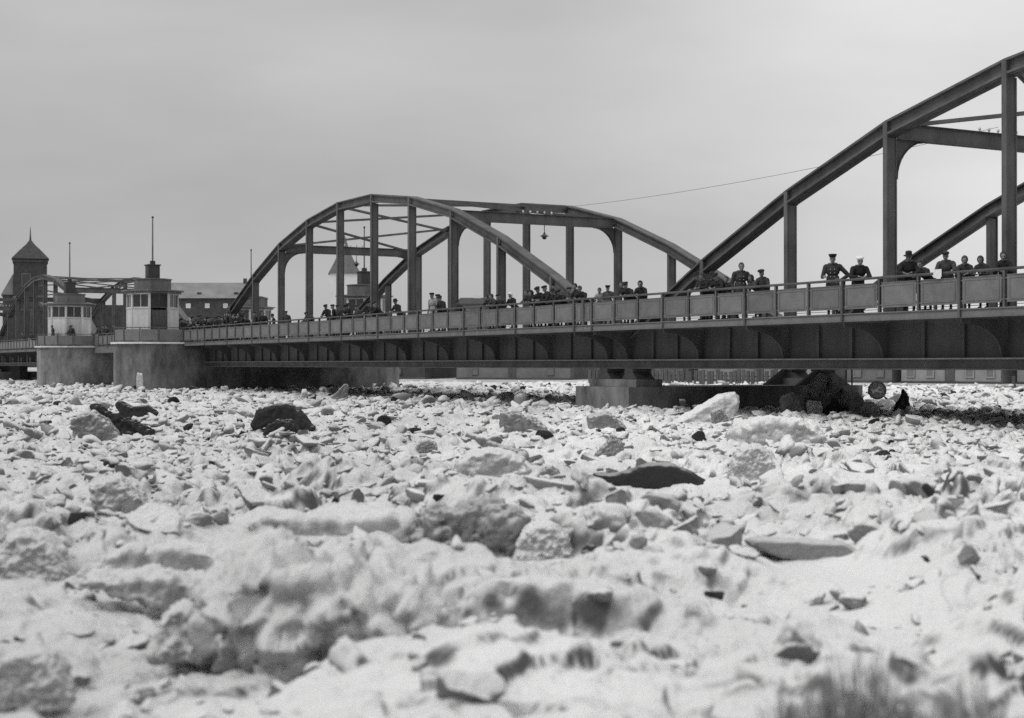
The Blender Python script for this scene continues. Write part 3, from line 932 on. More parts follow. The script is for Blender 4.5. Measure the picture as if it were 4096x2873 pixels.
def portal(k):
    p = empty('portal_frame', parent=span)
    x, top = k * PANEL, zz(hk(k)) - .06
    b = MB().box(x - .035, x + .035, TW1 + .02, WID - TW1 - .02, top - .50, top - .02)
    b.box(x - .15, x + .15, TW1 + .02, WID - TW1 - .02, top - .52, top - .50).box(x - .15, x + .15, TW1 + .02, WID - TW1 - .02, top - .02, top)
    link('portal_beam', b.mesh('portal_beam', M['steel']), p)
    r_ = 1.25
    yb = TW0 + .40
    arc = [(yb + r_ - r_ * math.sin(a), top - .522 - r_ + r_ * math.cos(a)) for a in [i * R(90) / 9 for i in range(10)]]
    poly = [(yb, top - .522)] + arc
    arc2 = [(WID - y, z) for y, z in arc]
    for q in (poly, [(WID - yb, top - .522)] + arc2):
        bb = MB().prism(q, 'x', x - .035, x + .035)
        aa = q[1:]
        for j in range(len(aa) - 1):
            bb.add([(x + sx_, aa[j + dj][0], aa[j + dj][1] - dz) for sx_ in (-.13, .13) for dj in (0, 1) for dz in (.002, .022)],
                   [(0, 2, 3, 1), (4, 5, 7, 6), (0, 4, 6, 2), (1, 3, 7, 5), (0, 1, 5, 4), (2, 6, 7, 3)])
        link('knee_bracket', bb.mesh('knee_bracket', M['steel']), p)
    im = MB().lathe([(.02, 0), (.02, .05), (.045, .07), (.05, .12), (.035, .16), (.012, .18)], 8).mesh('insulator', M['pale'], True)
    for j in range(5):
        link('insulator', im, p, (x, WID / 2 - .9 + j * .42, top))
portal(3); portal(8)

lat = empty('lateral_bracing', parent=span)
for k in range(3, 8):
    for (a_, b_2) in ((0, 1), (1, 0)):
        ya, yb = (TW1 - .05, WID - TW1 + .05) if a_ == 0 else (WID - TW1 + .05, TW1 - .05)
        dz = -.16 if a_ == 0 else -.30
        bb = MB().bar((k * PANEL, ya, zz(hk(k)) + dz), ((k + 1) * PANEL, yb, zz(hk(k + 1)) + dz), .16, .12)
        link('diagonal_brace', bb.mesh('diagonal_brace', M['steel']), lat)

tag(span, 'middle arched steel span with its complete arch, between low pier and gatehouse', 'bridge span', 'arched spans of the steel bridge')
sp2 = copy_tree(span); sp2.location = bp(GAP, 0, ZO)
tag(sp2, 'nearest arched steel span, its arch rising out of the picture', 'bridge span', 'arched spans of the steel bridge')
S3 = -86.25
sp3 = copy_tree(span); sp3.location = bp(S3 - SPAN, 0, ZO)
tag(sp3, 'distant arched span beyond the two gatehouses, by the brick tower', 'bridge span', 'arched spans of the steel bridge')
sp4 = copy_tree(span); sp4.location = bp(S3 - 2 * SPAN - 2 * GAP, 0, ZO)
tag(sp4, 'farthest arched span, only its top bracing seen at the picture edge', 'bridge span', 'arched spans of the steel bridge')

# lifting span between the gatehouses
SB0, SB1 = -81.2, -59.6
LB = SB1 - SB0
bas = empty('lifting_span', bp(SB0, 0, ZO), RZ)
nb_ = 14
sb = LB / nb_
for s_ in (0, 1):
    hf = empty('side_girder', (0, 0, 0) if s_ == 0 else (LB, WID, 0), 0 if s_ == 0 else math.pi, bas)
    link('web_plate', MB().box(.1, LB - .1, TW0 + .1, TW0 + .16, zz(.5), zz(1.5)).mesh('web_plate', M['steel_dark']), hf)
    link('fascia_beam', MB().box(.02, LB - .02, .02, .06, zz(1.0), zz(1.54)).box(.02, LB - .02, -.03, .088, zz(1.54), zz(Z_DECK + .004)).box(.02, LB - .02, -.02, .088, zz(.97), zz(1.0)).mesh('fascia_beam', M['panel']), hf)
    link('walkway_slab', MB().box(.02, LB - .02, .09, TW0 - .04, zz(1.42), zz(Z_DECK)).mesh('walkway_slab', M['road']), hf)
    rr = make_railing(bas, nb_, sb, panel_mesh(sb), False, s_ == 1)
    rr.location = hf.location; rr.rotation_euler = hf.rotation_euler
link('road_slab', MB().box(.02, LB - .02, TW0 + .2, WID - TW0 - .2, zz(.9), zz(1.6)).mesh('road_slab', M['road']), bas)
tag(bas, 'short flat lifting span of the bridge between the two gatehouse piers', 'bridge span')

# ------------------------------------------------------------------ piers
def stadium(r, v0, v1, n=14):
    p = []
    for i in range(n + 1):
        a = math.pi + math.pi * i / n
        p.append((r * math.cos(a), v0 + r * math.sin(a)))
    for i in range(n + 1):
        a = math.pi * i / n
        p.append((r * math.cos(a), v1 + r * math.sin(a)))
    return p

def gate_pier(s, label):
    e = empty('bridge_pier', bp(s, 0, -2.6), RZ)
    b = MB().prism(stadium(2.58, -1.8, 15.37), 'z', 0, .9).prism(stadium(2.5, -1.8, 15.37), 'z', .902, 4.06)
    link('pier_shaft', b.mesh('pier_shaft', M['concrete']), e)
    link('coping', MB().prism(stadium(2.72, -1.8, 15.37), 'z', 4.062, 4.19).mesh('coping', M['coping']), e)
    tag(e, label, 'bridge pier', 'gatehouse piers')
    return e
SG2, SG1 = -57.1, -83.7
gate_pier(SG2, 'large rounded concrete pier under the nearer pair of gatehouses, pale coping')
gate_pier(SG1, 'rounded concrete pier under the farther pair of gatehouses, by the brick tower')

def pier_railing(s, far, label):
    r_ = empty('pier_railing', bp(s, 0 if not far else WID, Z_DECK + .026), RZ + (math.pi if far else 0))
    pl = [(-2.5, .0), (-2.5, -1.8)] + [(2.5 * math.cos(a), -1.8 + 2.5 * math.sin(a)) for a in [math.pi + math.pi * i / 6 for i in range(1, 6)]] + [(2.5, -1.8), (2.5, 0)]
    for i in range(len(pl) - 1):
        p, q = Vector((*pl[i], 0)), Vector((*pl[i + 1], 0))
        d = (q - p); ln = d.length; an = math.atan2(d.y, d.x)
        pan = MB().box(.07, ln - .07, -.012, .012, .1, .9).box(.12, ln - .12, .014, .028, .17, .2).box(.12, ln - .12, .014, .028, .8, .83).mesh('railing_panel', M['panel'])
        link('railing_panel', pan, r_, p, an)
        link('handrail', MB().box(0, ln, -.04, .04, 1.0, 1.055).mesh('handrail', M['steel']), r_, p, an)
        link('railing_post', MB().box(-.045, .045, -.045, .045, 0, .998).mesh('railing_post', M['steel']), r_, p, an)
    tag(r_, label, 'railing', 'railings round the gatehouses')
pier_railing(SG2, False, 'panelled railing round the large white gatehouse with the tall mast')
pier_railing(SG1, False, 'panelled railing round the smaller, darker-looking gatehouse near the brick tower')
pier_railing(SG2, True, 'railing round the gatehouse seen through the middle arch')
pier_railing(SG1, True, 'railing round the gatehouse hidden behind the large white one')

def low_pier(s, label):
    e = empty('bridge_pier', bp(s, 0, -2.9), RZ)
    z_t = 2.9 - .9
    pl = [(-2, .87), (2, .87), (2, 12.6), (1.5, 13.3), (-1.5, 13.3), (-2, 12.6)]
    link('pier_base', MB().prism(pl, 'z', 0, z_t).mesh('pier_base', M['concrete']), e)
    for v in (2.0, WID - 2.0):
        link('bearing_block', MB().box(-1.75, 1.75, v - .62, v + .62, z_t + .004, z_t + .3).mesh('bearing_block', M['concrete']), e)
        for sx_ in (-.95, .95):
            rk = MB().prism([(sx_ - .55, z_t + .304), (sx_ + .55, z_t + .304), (sx_ + .12, z_t + .715), (sx_ - .12, z_t + .715)], 'y', v - .42, v + .42)
            rk.box(sx_ - .3, sx_ + .3, v - .44, v + .44, z_t + .6, z_t + .728)
            link('bearing', rk.mesh('bearing', M['steel_dark']), e)
    link('prop_frame', MB().prism([(WID - 3.6, z_t + .004), (WID - .7, z_t + .004), (WID - 1.9, z_t + .70), (WID - 2.5, z_t + .70)], 'x', -1.2, -1.0).prism([(WID - 3.6, z_t + .004), (WID - .7, z_t + .004), (WID - 1.9, z_t + .70), (WID - 2.5, z_t + .70)], 'x', 1.0, 1.2).mesh('prop_frame', M['steel_dark']), e)
    tag(e, label, 'bridge pier', 'low piers under the arched spans')
low_pier(0, 'low square concrete pier with steel bearings under the nearest span joint')
low_pier(S3 - SPAN - GAP, 'low concrete pier far off, between the two distant arched spans')

# ------------------------------------------------------------------ gatehouses
def octa(r, rot=22.5):
    return [(r * math.cos(R(rot + 45 * i)) / math.cos(R(22.5)), r * math.sin(R(rot + 45 * i)) / math.cos(R(22.5))) for i in range(8)]

def gatehouse(s, far):
    dr_ = 0 if (s > -70) != far else 4
    v = -1.55 if not far else WID + 1.55
    g = empty('gatehouse', bp(s, v, Z_DECK + .028), RZ + (math.pi if far else 0))
    zs, ze = 2.40, 3.52         # sill and eaves above the deck
    ap = 1.72                   # apothem
    side = 2 * ap * math.tan(R(22.5))
    link('floor_slab', MB().prism(octa(ap + .06), 'z', 0, .12).mesh('floor_slab', M['concrete']), g)
    for i in range(8):
        a = R(45 * i)
        nrm = Vector((math.cos(a), math.sin(a), 0)); tg = Vector((-math.sin(a), math.cos(a), 0))
        c = nrm * ap
        if i == dr_:
            link('door', MB().box(-side / 2 + .16, side / 2 - .16, -.05, .0, .124, zs - .1).box(-side / 2 + .24, side / 2 - .24, .0, .02, .3, 1.1).box(-side / 2 + .24, side / 2 - .24, .0, .02, 1.25, zs - .3).mesh('door', M['wood_dark']), g, c, a - R(90))
        else:
            link('wall', MB().box(-side / 2 + .012, side / 2 - .012, -.13, .0, .124, zs).box(-side / 2 + .02, side / 2 - .02, -.15, .04, zs + .002, zs + .06).mesh('wall', M['plaster']), g, c, a - R(90))
        wf = link('window', MB().box(-side / 2 + .07, side / 2 - .07, -.08, -.03, zs + .07, zs + .13).box(-side / 2 + .07, side / 2 - .07, -.08, -.03, ze - .1, ze - .002).box(-side / 2 + .07, -side / 2 + .12, -.08, -.03, zs + .132, ze - .102).box(side / 2 - .12, side / 2 - .07, -.08, -.03, zs + .132, ze - .102).box(-.02, .02, -.08, -.035, zs + .132, ze - .102).mesh('window', M['plaster'] if i != dr_ else M['wood_dark']), g, c, a - R(90))
        link('pane', MB().box(-side / 2 + .122, side / 2 - .122, -.065, -.055, zs + .132, ze - .102).mesh('pane', M['glass']), wf)
        a2 = R(22.5 + 45 * i)
        cc = Vector((math.cos(a2), math.sin(a2), 0)) * (ap / math.cos(R(22.5)) - .03)
        link('corner_pillar', MB().box(-.09, .09, -.13, .03, .126, ze).mesh('corner_pillar', M['plaster']), g, cc, a2 - R(90))
    link('cornice', MB().prism(octa(ap + .18), 'z', ze + .002, ze + .14).prism(octa(ap + .36), 'z', ze + .142, ze + .24).mesh('cornice', M['roof_grey']), g)
    link('attic', MB().prism(octa(1.22), 'z', ze + .242, ze + 1.0).prism(octa(1.3), 'z', ze + 1.002, ze + 1.08).mesh('attic', M['roof_grey']), g)
    link('mast_pedestal', MB().box(-.42, .42, -.42, .42, ze + 1.082, ze + 2.05).box(-.49, .49, -.49, .49, ze + 2.052, ze + 2.13).box(-.16, .16, -.16, .16, ze + 2.132, ze + 2.4).mesh('mast_pedestal', M['slate']), g)
    m_ = link('mast', MB().tube((0, 0, ze + 2.402), (0, 0, ze + 5.5), .065, .045, 8).mesh('mast', M['roof_grey']), g)
    link('ball', MB().lathe([(.03, ze + 5.48), (.09, ze + 5.53), (.09, ze + 5.6), (.03, ze + 5.66)], 8).mesh('ball', M['slate'], True), m_)
    return g
tag(gatehouse(SG2, False), 'white eight-sided gatehouse with dark door, flat roof and tall mast, largest of them', 'gatehouse', 'gatehouses at the lifting span')
tag(gatehouse(SG1, False), 'second white gatehouse farther along, in front of the distant arch and brick tower', 'gatehouse', 'gatehouses at the lifting span')
tag(gatehouse(SG2, True), 'gatehouse seen through the middle arch, in front of the white church tower', 'gatehouse', 'gatehouses at the lifting span')
tag(gatehouse(SG1, True), 'gatehouse mostly hidden, its mast rising above the long pale roof', 'gatehouse', 'gatehouses at the lifting span')

# ------------------------------------------------------------------ hanging lamps and wires
def hang_lamp(s, zt, label):
    l_ = empty('hanging_lamp', bp(s, WID / 2 + .35, zt), RZ)
    link('rod', MB().tube((0, 0, 0), (0, 0, -.38), .02, .02, 6).mesh('rod', M['wire']), l_)
    link('lamp_shade', MB().lathe([(.03, -.36), (.05, -.40), (.07, -.47), (.21, -.56), (.22, -.585)][::-1], 14).mesh('lamp_shade', M['roof_grey'], True), l_)
    link('globe', MB().lathe([(.03, -.74), (.09, -.71), (.12, -.65), (.11, -.588)], 12).mesh('globe', M['glass'], True), l_)
    tag(l_, label, 'street lamp', 'lamps hung from the portal beams')
zp = hk(3) - .06 - .522
hang_lamp(-GAP - SPAN + 8 * PANEL, zp, 'hanging lamp under the portal beam closest to the low pier')
hang_lamp(-GAP - SPAN + 3 * PANEL, zp, 'small hanging lamp beside the white church spire, under the far portal')
hang_lamp(GAP + 8 * PANEL, zp, 'hanging lamp under the portal beyond the picture edge')

for j in (2,):
    b = MB()
    p, q = bp(-GAP - SPAN + 8 * PANEL, WID / 2 - .9 + j * .42, hk(3) + .17), bp(GAP + 3 * PANEL, WID / 2 - .9 + j * .42, hk(3) + .17)
    n_ = 24
    last = None
    for i in range(n_ + 1):
        t_ = i / n_
        c = p.lerp(q, t_); c.z -= 4 * .35 * t_ * (1 - t_)
        if last is not None:
            b.tube(last, c, .008, .008, 5)
        last = c
    tag(link('overhead_wire', b.mesh('overhead_wire', M['wire'])), 'thin wire strung between the tops of the two arches', 'wire')

# ------------------------------------------------------------------ buildings beyond the river
def px(u, y):
    return (u - CX) / FPX * y

def pz(v, y):
    return (HOR - v) / FPX * y

def gable(mbx, x0, x1, y0, y1, z0, z1, over=.4):
    ym = (y0 + y1) / 2
    mbx.prism([(y0 - over, z0), (y1 + over, z0), (ym, z1)], 'x', x0 - over, x1 + over)
    return mbx

def win(parent, x, y, z, wd, ht, fm, arch=False, gm=None):
    f = link('window', MB().box(x - wd / 2, x - wd / 2 + .12, y - .10, y - .02, z, z + ht).box(x + wd / 2 - .12, x + wd / 2, y - .10, y - .02, z, z + ht).box(x - wd / 2 + .122, x + wd / 2 - .122, y - .10, y - .02, z, z + .12).box(x - wd / 2 + .122, x + wd / 2 - .122, y - .10, y - .02, z + ht - .12, z + ht).mesh('window', fm), parent)
    if arch:
        pl = [(x - wd / 2 + .12, z + .1), (x + wd / 2 - .12, z + .1), (x + wd / 2 - .12, z + ht), (x, z + ht + wd * .75), (x - wd / 2 + .12, z + ht)]
        link('pane', MB().prism(pl, 'y', y - .07, y - .04).mesh('pane', gm or M['glass']), f)
    else:
        link('pane', MB().box(x - wd / 2 + .122, x + wd / 2 - .122, y - .07, y - .04, z + .122, z + ht - .122).mesh('pane', gm or M['glass']), f)

# brick tower with its hall
Yt = 380
tw = empty('brick_tower', (px(121, Yt), Yt, 0), math.atan2(-px(121, Yt), Yt))
hw = (185 - 57) / 2 / FPX * Yt
ze = pz(1035, Yt)
link('tower_shaft', MB().box(-hw, hw, 0, 2 * hw, -1.5, ze).mesh('tower_shaft', M['brick_dark']), tw)
zt, zs_ = pz(965, Yt), pz(902, Yt)
rf = MB()
oo = hw + .5
prof = [(oo, ze), (oo * .62, ze + (zt - ze) * .45), (oo * .22, ze + (zt - ze) * .88), (.22, zt + .6)]
rf.lathe([(r_ * 1.414, z) for r_, z in prof], 4, (0, hw), rot=R(45))
link('roof', rf.mesh('roof', M['slate']), tw)
link('spire', MB().tube((0, hw, zt + .5), (0, hw, zs_), .25, .05, 6).mesh('spire', M['slate']), tw)
link('cornice', MB().box(-hw - .25, hw + .25, -.25, 2 * hw + .25, ze - .9, ze - .3).mesh('cornice', M['brick_dark']), tw)
win(tw, -hw * .25, 0, ze - 7.2, 2.2, 3.4, M['house_b'], True)
for k in (-.55, .05):
    link('band', MB().box(-hw - .12, hw + .12, -.12, 2 * hw + .12, ze * (.62 + .2 * k), ze * (.62 + .2 * k) + .35).mesh('band', M['house_b']), tw)
for k in range(3):
    win(tw, -hw * .5 + k * hw * .5, 0, 4.5, .8, 1.7, M['church'], False)
link('side_hall', MB().box(-hw - 2.6, -hw - .05, 1, 14, -1.5, pz(1180, Yt)).mesh('side_hall', M['brick_dark']), tw)
link('side_roof', MB().prism([(-hw - 3.0, pz(1180, Yt) + .01), (-hw - .06, pz(1180, Yt) + .01), (-hw - .06, pz(1095, Yt))], 'y', .6, 14.2).mesh('side_roof', M['roof_snow']), tw)
link('rear_hall', MB().box(hw + .05, hw + 24, 3, 16, -1.5, pz(1215, Yt)).mesh('rear_hall', M['brick_dark']), tw)
tag(tw, 'dark brick tower with a pointed pyramid roof and spike behind the distant arch', 'tower')

# long building with the pale roof
Yl = 350
lb = empty('long_building', (px(820, Yl), Yl, 0))
xa, xb = px(610, Yl) - px(820, Yl), px(972, Yl) - px(820, Yl)
zE, zR = pz(1192, Yl), pz(1126, Yl)
link('wall', MB().box(xa, xb, 0, 12, -1.5, zE).mesh('wall', M['brick_dark']), lb)
rfo = link('roof', MB().add([(xa - .4, -.5, zE - .1), (xb + .4, -.5, zE - .1), (xb - .2, 6, zR), (xa + .2, 6, zR), (xa - .4, 12.5, zE - .1), (xb + .4, 12.5, zE - .1)], [(0, 1, 2, 3), (3, 2, 5, 4), (0, 3, 4), (1, 5, 2), (0, 4, 5, 1)]).mesh('roof', M['roof_snow']), lb)
for xx in (792, 940):
    x_ = px(xx, Yl) - px(820, Yl)
    link('dormer', MB().box(x_ - .45, x_ + .45, 1.0, 2.2, zE + .7, zE + 1.35).mesh('dormer', M['slate']), rfo)
x_ = px(962, Yl) - px(820, Yl)
link('chimney', MB().box(x_ - .4, x_ + .4, 5.6, 6.4, zR - .5, zR + 1.0).mesh('chimney', M['brick_dark']), rfo)
for k, uu in enumerate((676, 753, 829, 902)):
    x_ = px(uu, Yl) - px(820, Yl)
    win(lb, x_, 0, pz(1233, Yl), 1.05, 1.05, M['church'], False, M['pale'])
    win(lb, x_, 0, pz(1290, Yl), 1.05, 1.05, M['church'], False)
tag(lb, 'long dark building with a pale roof and small square windows beside the gatehouse', 'building')

Yn = 330
sb_ = empty('annex_building', (px(1030, Yn), Yn, 0))
link('wall', MB().box(px(960, Yn) - px(1030, Yn), px(1046, Yn) - px(1030, Yn), 0, 8, -1.5, pz(1192, Yn)).mesh('wall', M['brick_dark']), sb_)
link('canopy', MB().box(px(960, Yn) - px(1030, Yn), px(1070, Yn) - px(1030, Yn), -1.5, -.02, pz(1243, Yn), pz(1236, Yn)).mesh('canopy', M['slate']), sb_)
link('parapet', MB().box(px(958, Yn) - px(1030, Yn), px(1048, Yn) - px(1030, Yn), -.2, 8.2, pz(1192, Yn) + .002, pz(1186, Yn)).mesh('parapet', M['slate']), sb_)
tag(sb_, 'narrow dark annex at the end of the long pale-roofed building', 'building')

# white church tower
Yc = 450
ch = empty('church_tower', (px(1378, Yc), Yc, 0), math.atan2(-px(1378, Yc), Yc))
hw = (1440 - 1322) / 2 / FPX * Yc
ze, za = pz(1095, Yc), pz(935, Yc)
link('tower_shaft', MB().box(-hw, hw, 0, 2 * hw, -1.5, ze).mesh('tower_shaft', M['church']), ch)
oo = hw + .45
prof = [(oo, ze + .002), (oo * .72, ze + (za - ze) * .22), (oo * .42, ze + (za - ze) * .48), (oo * .2, ze + (za - ze) * .74), (.05, za)]
link('spire', MB().lathe([(r_ * 1.414, z) for r_, z in prof], 4, (0, hw), rot=R(45)).mesh('spire', M['roof_mid']), ch)
win(ch, hw * .38, 0, ze - 8, 2.0, 3.4, M['church'], True)
link('string_course', MB().box(-hw - .3, hw + .3, -.3, 2 * hw + .3, ze - 13, ze - 12.4).mesh('string_course', M['church']), ch)
link('nave', MB().box(-hw - .2, hw + 16, 2 * hw + .05, 2 * hw + 14, -1.5, ze - 14).mesh('nave', M['church']), ch)
tag(ch, 'white church tower with a steep grey spire and pointed window behind the arch', 'church')

# dark roof with pale chimney behind the railing
Yr = 210
hr = empty('far_house', (px(1890, Yr), Yr, 0))
xa, xb = px(1826, Yr) - px(1890, Yr), px(1985, Yr) - px(1890, Yr)
link('wall', MB().box(xa, xb, 0, 9, -1.5, pz(1215, Yr)).mesh('wall', M['house_b']), hr)
rfo = link('roof', MB().add([(xa - .3, -.4, pz(1216, Yr)), (xb + .3, -.4, pz(1216, Yr)), (xb - .4, 4.5, pz(1186, Yr)), (xa + .4, 4.5, pz(1186, Yr)), (xa - .3, 9.4, pz(1216, Yr)), (xb + .3, 9.4, pz(1216, Yr))], [(0, 1, 2, 3), (3, 2, 5, 4), (0, 3, 4), (1, 5, 2), (0, 4, 5, 1)]).mesh('roof', M['slate']), hr)
x_ = px(1905, Yr) - px(1890, Yr)
link('chimney', MB().box(x_ - .55, x_ + .55, 4.1, 4.9, pz(1192, Yr), pz(1176, Yr)).mesh('chimney', M['church']), rfo)
tag(hr, 'dark roofed house with a pale chimney, seen over the railing between the arch posts', 'house')

# riverside houses, shed and fence under the deck line
def along(p, q, t):
    return (p[0] + (q[0] - p[0]) * t, p[1] + (q[1] - p[1]) * t)

def river_house(p, q, hgt, m, label, nwin, cat='house', name='riverside_house'):
    d = Vector((q[0] - p[0], q[1] - p[1], 0)); ln = d.length
    rz = math.atan2(d.y, d.x)
    if d.x < 0:
        p, q = q, p; rz += math.pi
    h = empty(name, (p[0], p[1], -1.62), rz)
    dep = 7.0
    link('wall', MB().box(0, ln, 0, dep, 0, hgt).mesh('wall', m), h)
    link('roof', gable(MB(), 0, ln, 0, dep, hgt + .002, hgt + 2.1, .3).mesh('roof', M['slate']), h)
    link('plinth', MB().box(-.04, ln + .04, -.06, -.002, -.3, .22).mesh('plinth', M['quay']), h)
    for k in range(nwin):
        x = ln * (k + .5) / nwin
        if k == nwin // 2 and nwin > 2:
            link('door', MB().box(x - .45, x + .45, -.04, -.002, .222, 2.0).mesh('door', M['wood_dark']), h)
        else:
            win(h, x, 0, .5, .8, .75, m, False, M['house_b'])
            win(h, x, 0, 2.1, .8, .9, m, False, M['house_b'])
    tag(h, label, cat, 'low houses along the far bank')
B = bank
off = 1.6
def bpt(i, t):
    x, y = along(B[i], B[i + 1], t)
    return (x + off * .6, y + off)
river_house(bpt(1, .55), bpt(1, .80), 3.6, M['house_b'], 'dim low house with barred front, nearest the picture edge under the deck', 3)
river_house(bpt(1, .83), bpt(1, .99), 3.9, M['house_a'], 'narrow pale house with a bright door surround under the deck', 3)
river_house(bpt(2, .02), bpt(2, .22), 3.7, M['house_a'], 'long pale house with a row of small windows under the deck', 5)
river_house(bpt(2, .24), bpt(2, .34), 3.5, M['house_b'], 'small dark house next to the bearing of the low pier', 2)
river_house(bpt(2, .40), bpt(2, .70), 3.0, M['house_a'], 'long plain grey shed seen between the bearings of the low pier', 1, 'shed', 'shed')
river_house(bpt(2, .74), bpt(2, .98), 3.3, M['house_b'], 'dim grey house behind the fence of dark pickets', 4)
river_house(bpt(3, .03), bpt(3, .2), 3.3, M['house_b'], 'dark house close to the far end of the nearer gatehouse pier', 3)
river_house(bpt(3, .25), bpt(3, .5), 3.0, M['brick_dark'], 'black low warehouse behind the dark gatehouse pier', 3)

qw = empty('shade_wall', (0, 0, 0))  # dark wall added to carry the shade beneath the distant spans
for i in range(4, 7):
    p_, q_ = Vector((*B[i], 0)), Vector((*B[i + 1], 0))
    d_ = (q_ - p_).normalized(); n_ = Vector((d_.y, -d_.x, 0))
    if n_.y > 0:
        n_ = -n_
    a_, b_ = p_ - d_ * (4 if i == 4 else 0), q_
    link('wall_length', MB().prism([(v_.x, v_.y) for v_ in (a_ + n_ * .1, b_ + n_ * .1, b_ + n_ * 1.2, a_ + n_ * 1.2)], 'z', -2.7, .9 - .003 * i).mesh('wall_length', M['quay']), qw)
tag(qw, 'dark wall along the far bank, added for the shade below the distant spans', 'wall')
fc = empty('picket_fence', (*B[3], -1.62), math.atan2(B[2][1] - B[3][1], B[2][0] - B[3][0]))
pk = MB().box(-.17, .17, -.05, .05, -.2, 1.15).mesh('picket', M['wood_dark'])
for k in range(46):
    x = 1.0 + k * .5 + random.uniform(-.08, .08)
    o = link('picket', pk, fc, (x, 0, random.uniform(-.25, .1)))
link('fence_rail', MB().box(.6, 24.2, .052, .11, .5, .6).mesh('fence_rail', M['wood_dark']), fc)
tag(fc, 'rough dark picket fence along the far river bank before the grey houses', 'fence')

qp = empty('mooring_piles', (*B[2], -1.62), math.atan2(B[1][1] - B[2][1], B[1][0] - B[2][0]))
for k in range(16):
    x = .8 + k * 1.75 + random.uniform(-.5, .5)
    h_ = random.uniform(.55, 1.05)
    tag(link('mooring_post', MB().tube((0, 0, -.9), (random.uniform(-.1, .1), 0, h_), .17, .14, 8).mesh('mooring_post', M['wood_dark']), None, Vector((*B[2], -1.62)) + Vector((B[1][0] - B[2][0], B[1][1] - B[2][1], 0)).normalized() * x + Vector((-.6, -.6, 0))), 'dark wooden mooring post standing in the ice before the riverside houses', 'post', 'mooring posts on the far bank')
bpy.data.objects.remove(qp)

# two service rods hanging by the far bearing
for u_ in (3385, 3408):
    s_ = s_at(u_, WID - 1.2)
    o = link('hanging_rod', MB().tube((0, 0, 0), (0, 0, -1.9), .035, .035, 6).mesh('hanging_rod', M['wire']), None, bp(s_, WID - 1.2, -.18))
    tag(o, 'thin vertical rod hanging below the girder beside the far bearing', 'rod', 'rods below the girder')

# ------------------------------------------------------------------ dry shrubs on the near bank
def shrub(x, y, wd, ht, n, label):
    b = MB()
    r = random.Random(int(x * 100))
    for i in range(n):
        a = r.uniform(0, 6.28); q = math.sqrt(r.random()) * wd
        bx, by = math.cos(a) * q, math.sin(a) * q * .6
        hh = ht * r.uniform(.7, 1) * (1 - .25 * q / wd)
        p = Vector((bx, by, -.1))
        lean_ = Vector((bx * .5 + r.uniform(-.06, .06), r.uniform(-.06, .06), hh))
        mid = p + lean_ * .68 + Vector((r.uniform(-.02, .02), 0, 0))
        b.tube(p, mid, .008, .006, 4); b.tube(mid, p + lean_ + Vector((r.uniform(-.06, .06), 0, 0)), .006, .003, 4)
        for _ in range(5):
            e = mid + Vector((r.uniform(-.09, .09), r.uniform(-.05, .05), r.uniform(.03, .12)))
            b.tube(mid, e, .005, .0025, 4)
    o = empty('dry_shrub', (x, y, ICE - .02))
    st = link('stems', b.mesh('stems', M['twig']), o)
    st['kind'] = 'stuff'
    tag(o, label, 'shrub', 'dry shrubs on the near bank')
shrub(px(3390, 5.2), 5.2, .20, 1.04, 560, 'large blurred clump of dry grey stems nearest the picture bottom')
shrub(px(3860, 5.0), 5.0, .18, .99, 460, 'lower blurred clump of dry stems beside the large one, by the picture corner')

# ------------------------------------------------------------------ people
def cap(b, p, q, r0, r1, n=10):
    p, q = Vector(p), Vector(q)
    ell_pts(b, p, (r0,) * 3); ell_pts(b, q, (r1,) * 3)
    b.tube(p, q, r0, r1, n)

def hand(b, wr, dirv, side, curl=.5):
    """Palm, four fingers and a thumb from the wrist along dirv."""
    d = Vector(dirv).normalized()
    sv = Vector(side).normalized()
    dn = d.cross(sv)
    if dn.z > 0:
        dn = -dn
    wr = Vector(wr)
    for k in (-1, 0, 1):
        cap(b, wr + sv * .018 * k, wr + d * .085 + sv * .026 * k, .019, .017, 6)
    for k, ln in zip((-1.5, -.5, .5, 1.5), (.062, .078, .074, .055)):
        p = wr + d * .085 + sv * (.024 * k)
        m_ = p + d * ln * .6 + dn * ln * .25 * curl + sv * .004 * k
        cap(b, p, m_, .0105, .0095, 6)
        cap(b, m_, m_ + d * ln * .35 + dn * ln * .5 * curl, .0095, .008, 6)
    p = wr + d * .025 - sv * .03
    cap(b, p, p + d * .045 - sv * .035, .012, .010, 6)
    cap(b, p + d * .045 - sv * .035, p + d * .075 - sv * .04 + dn * .015, .010, .009, 6)

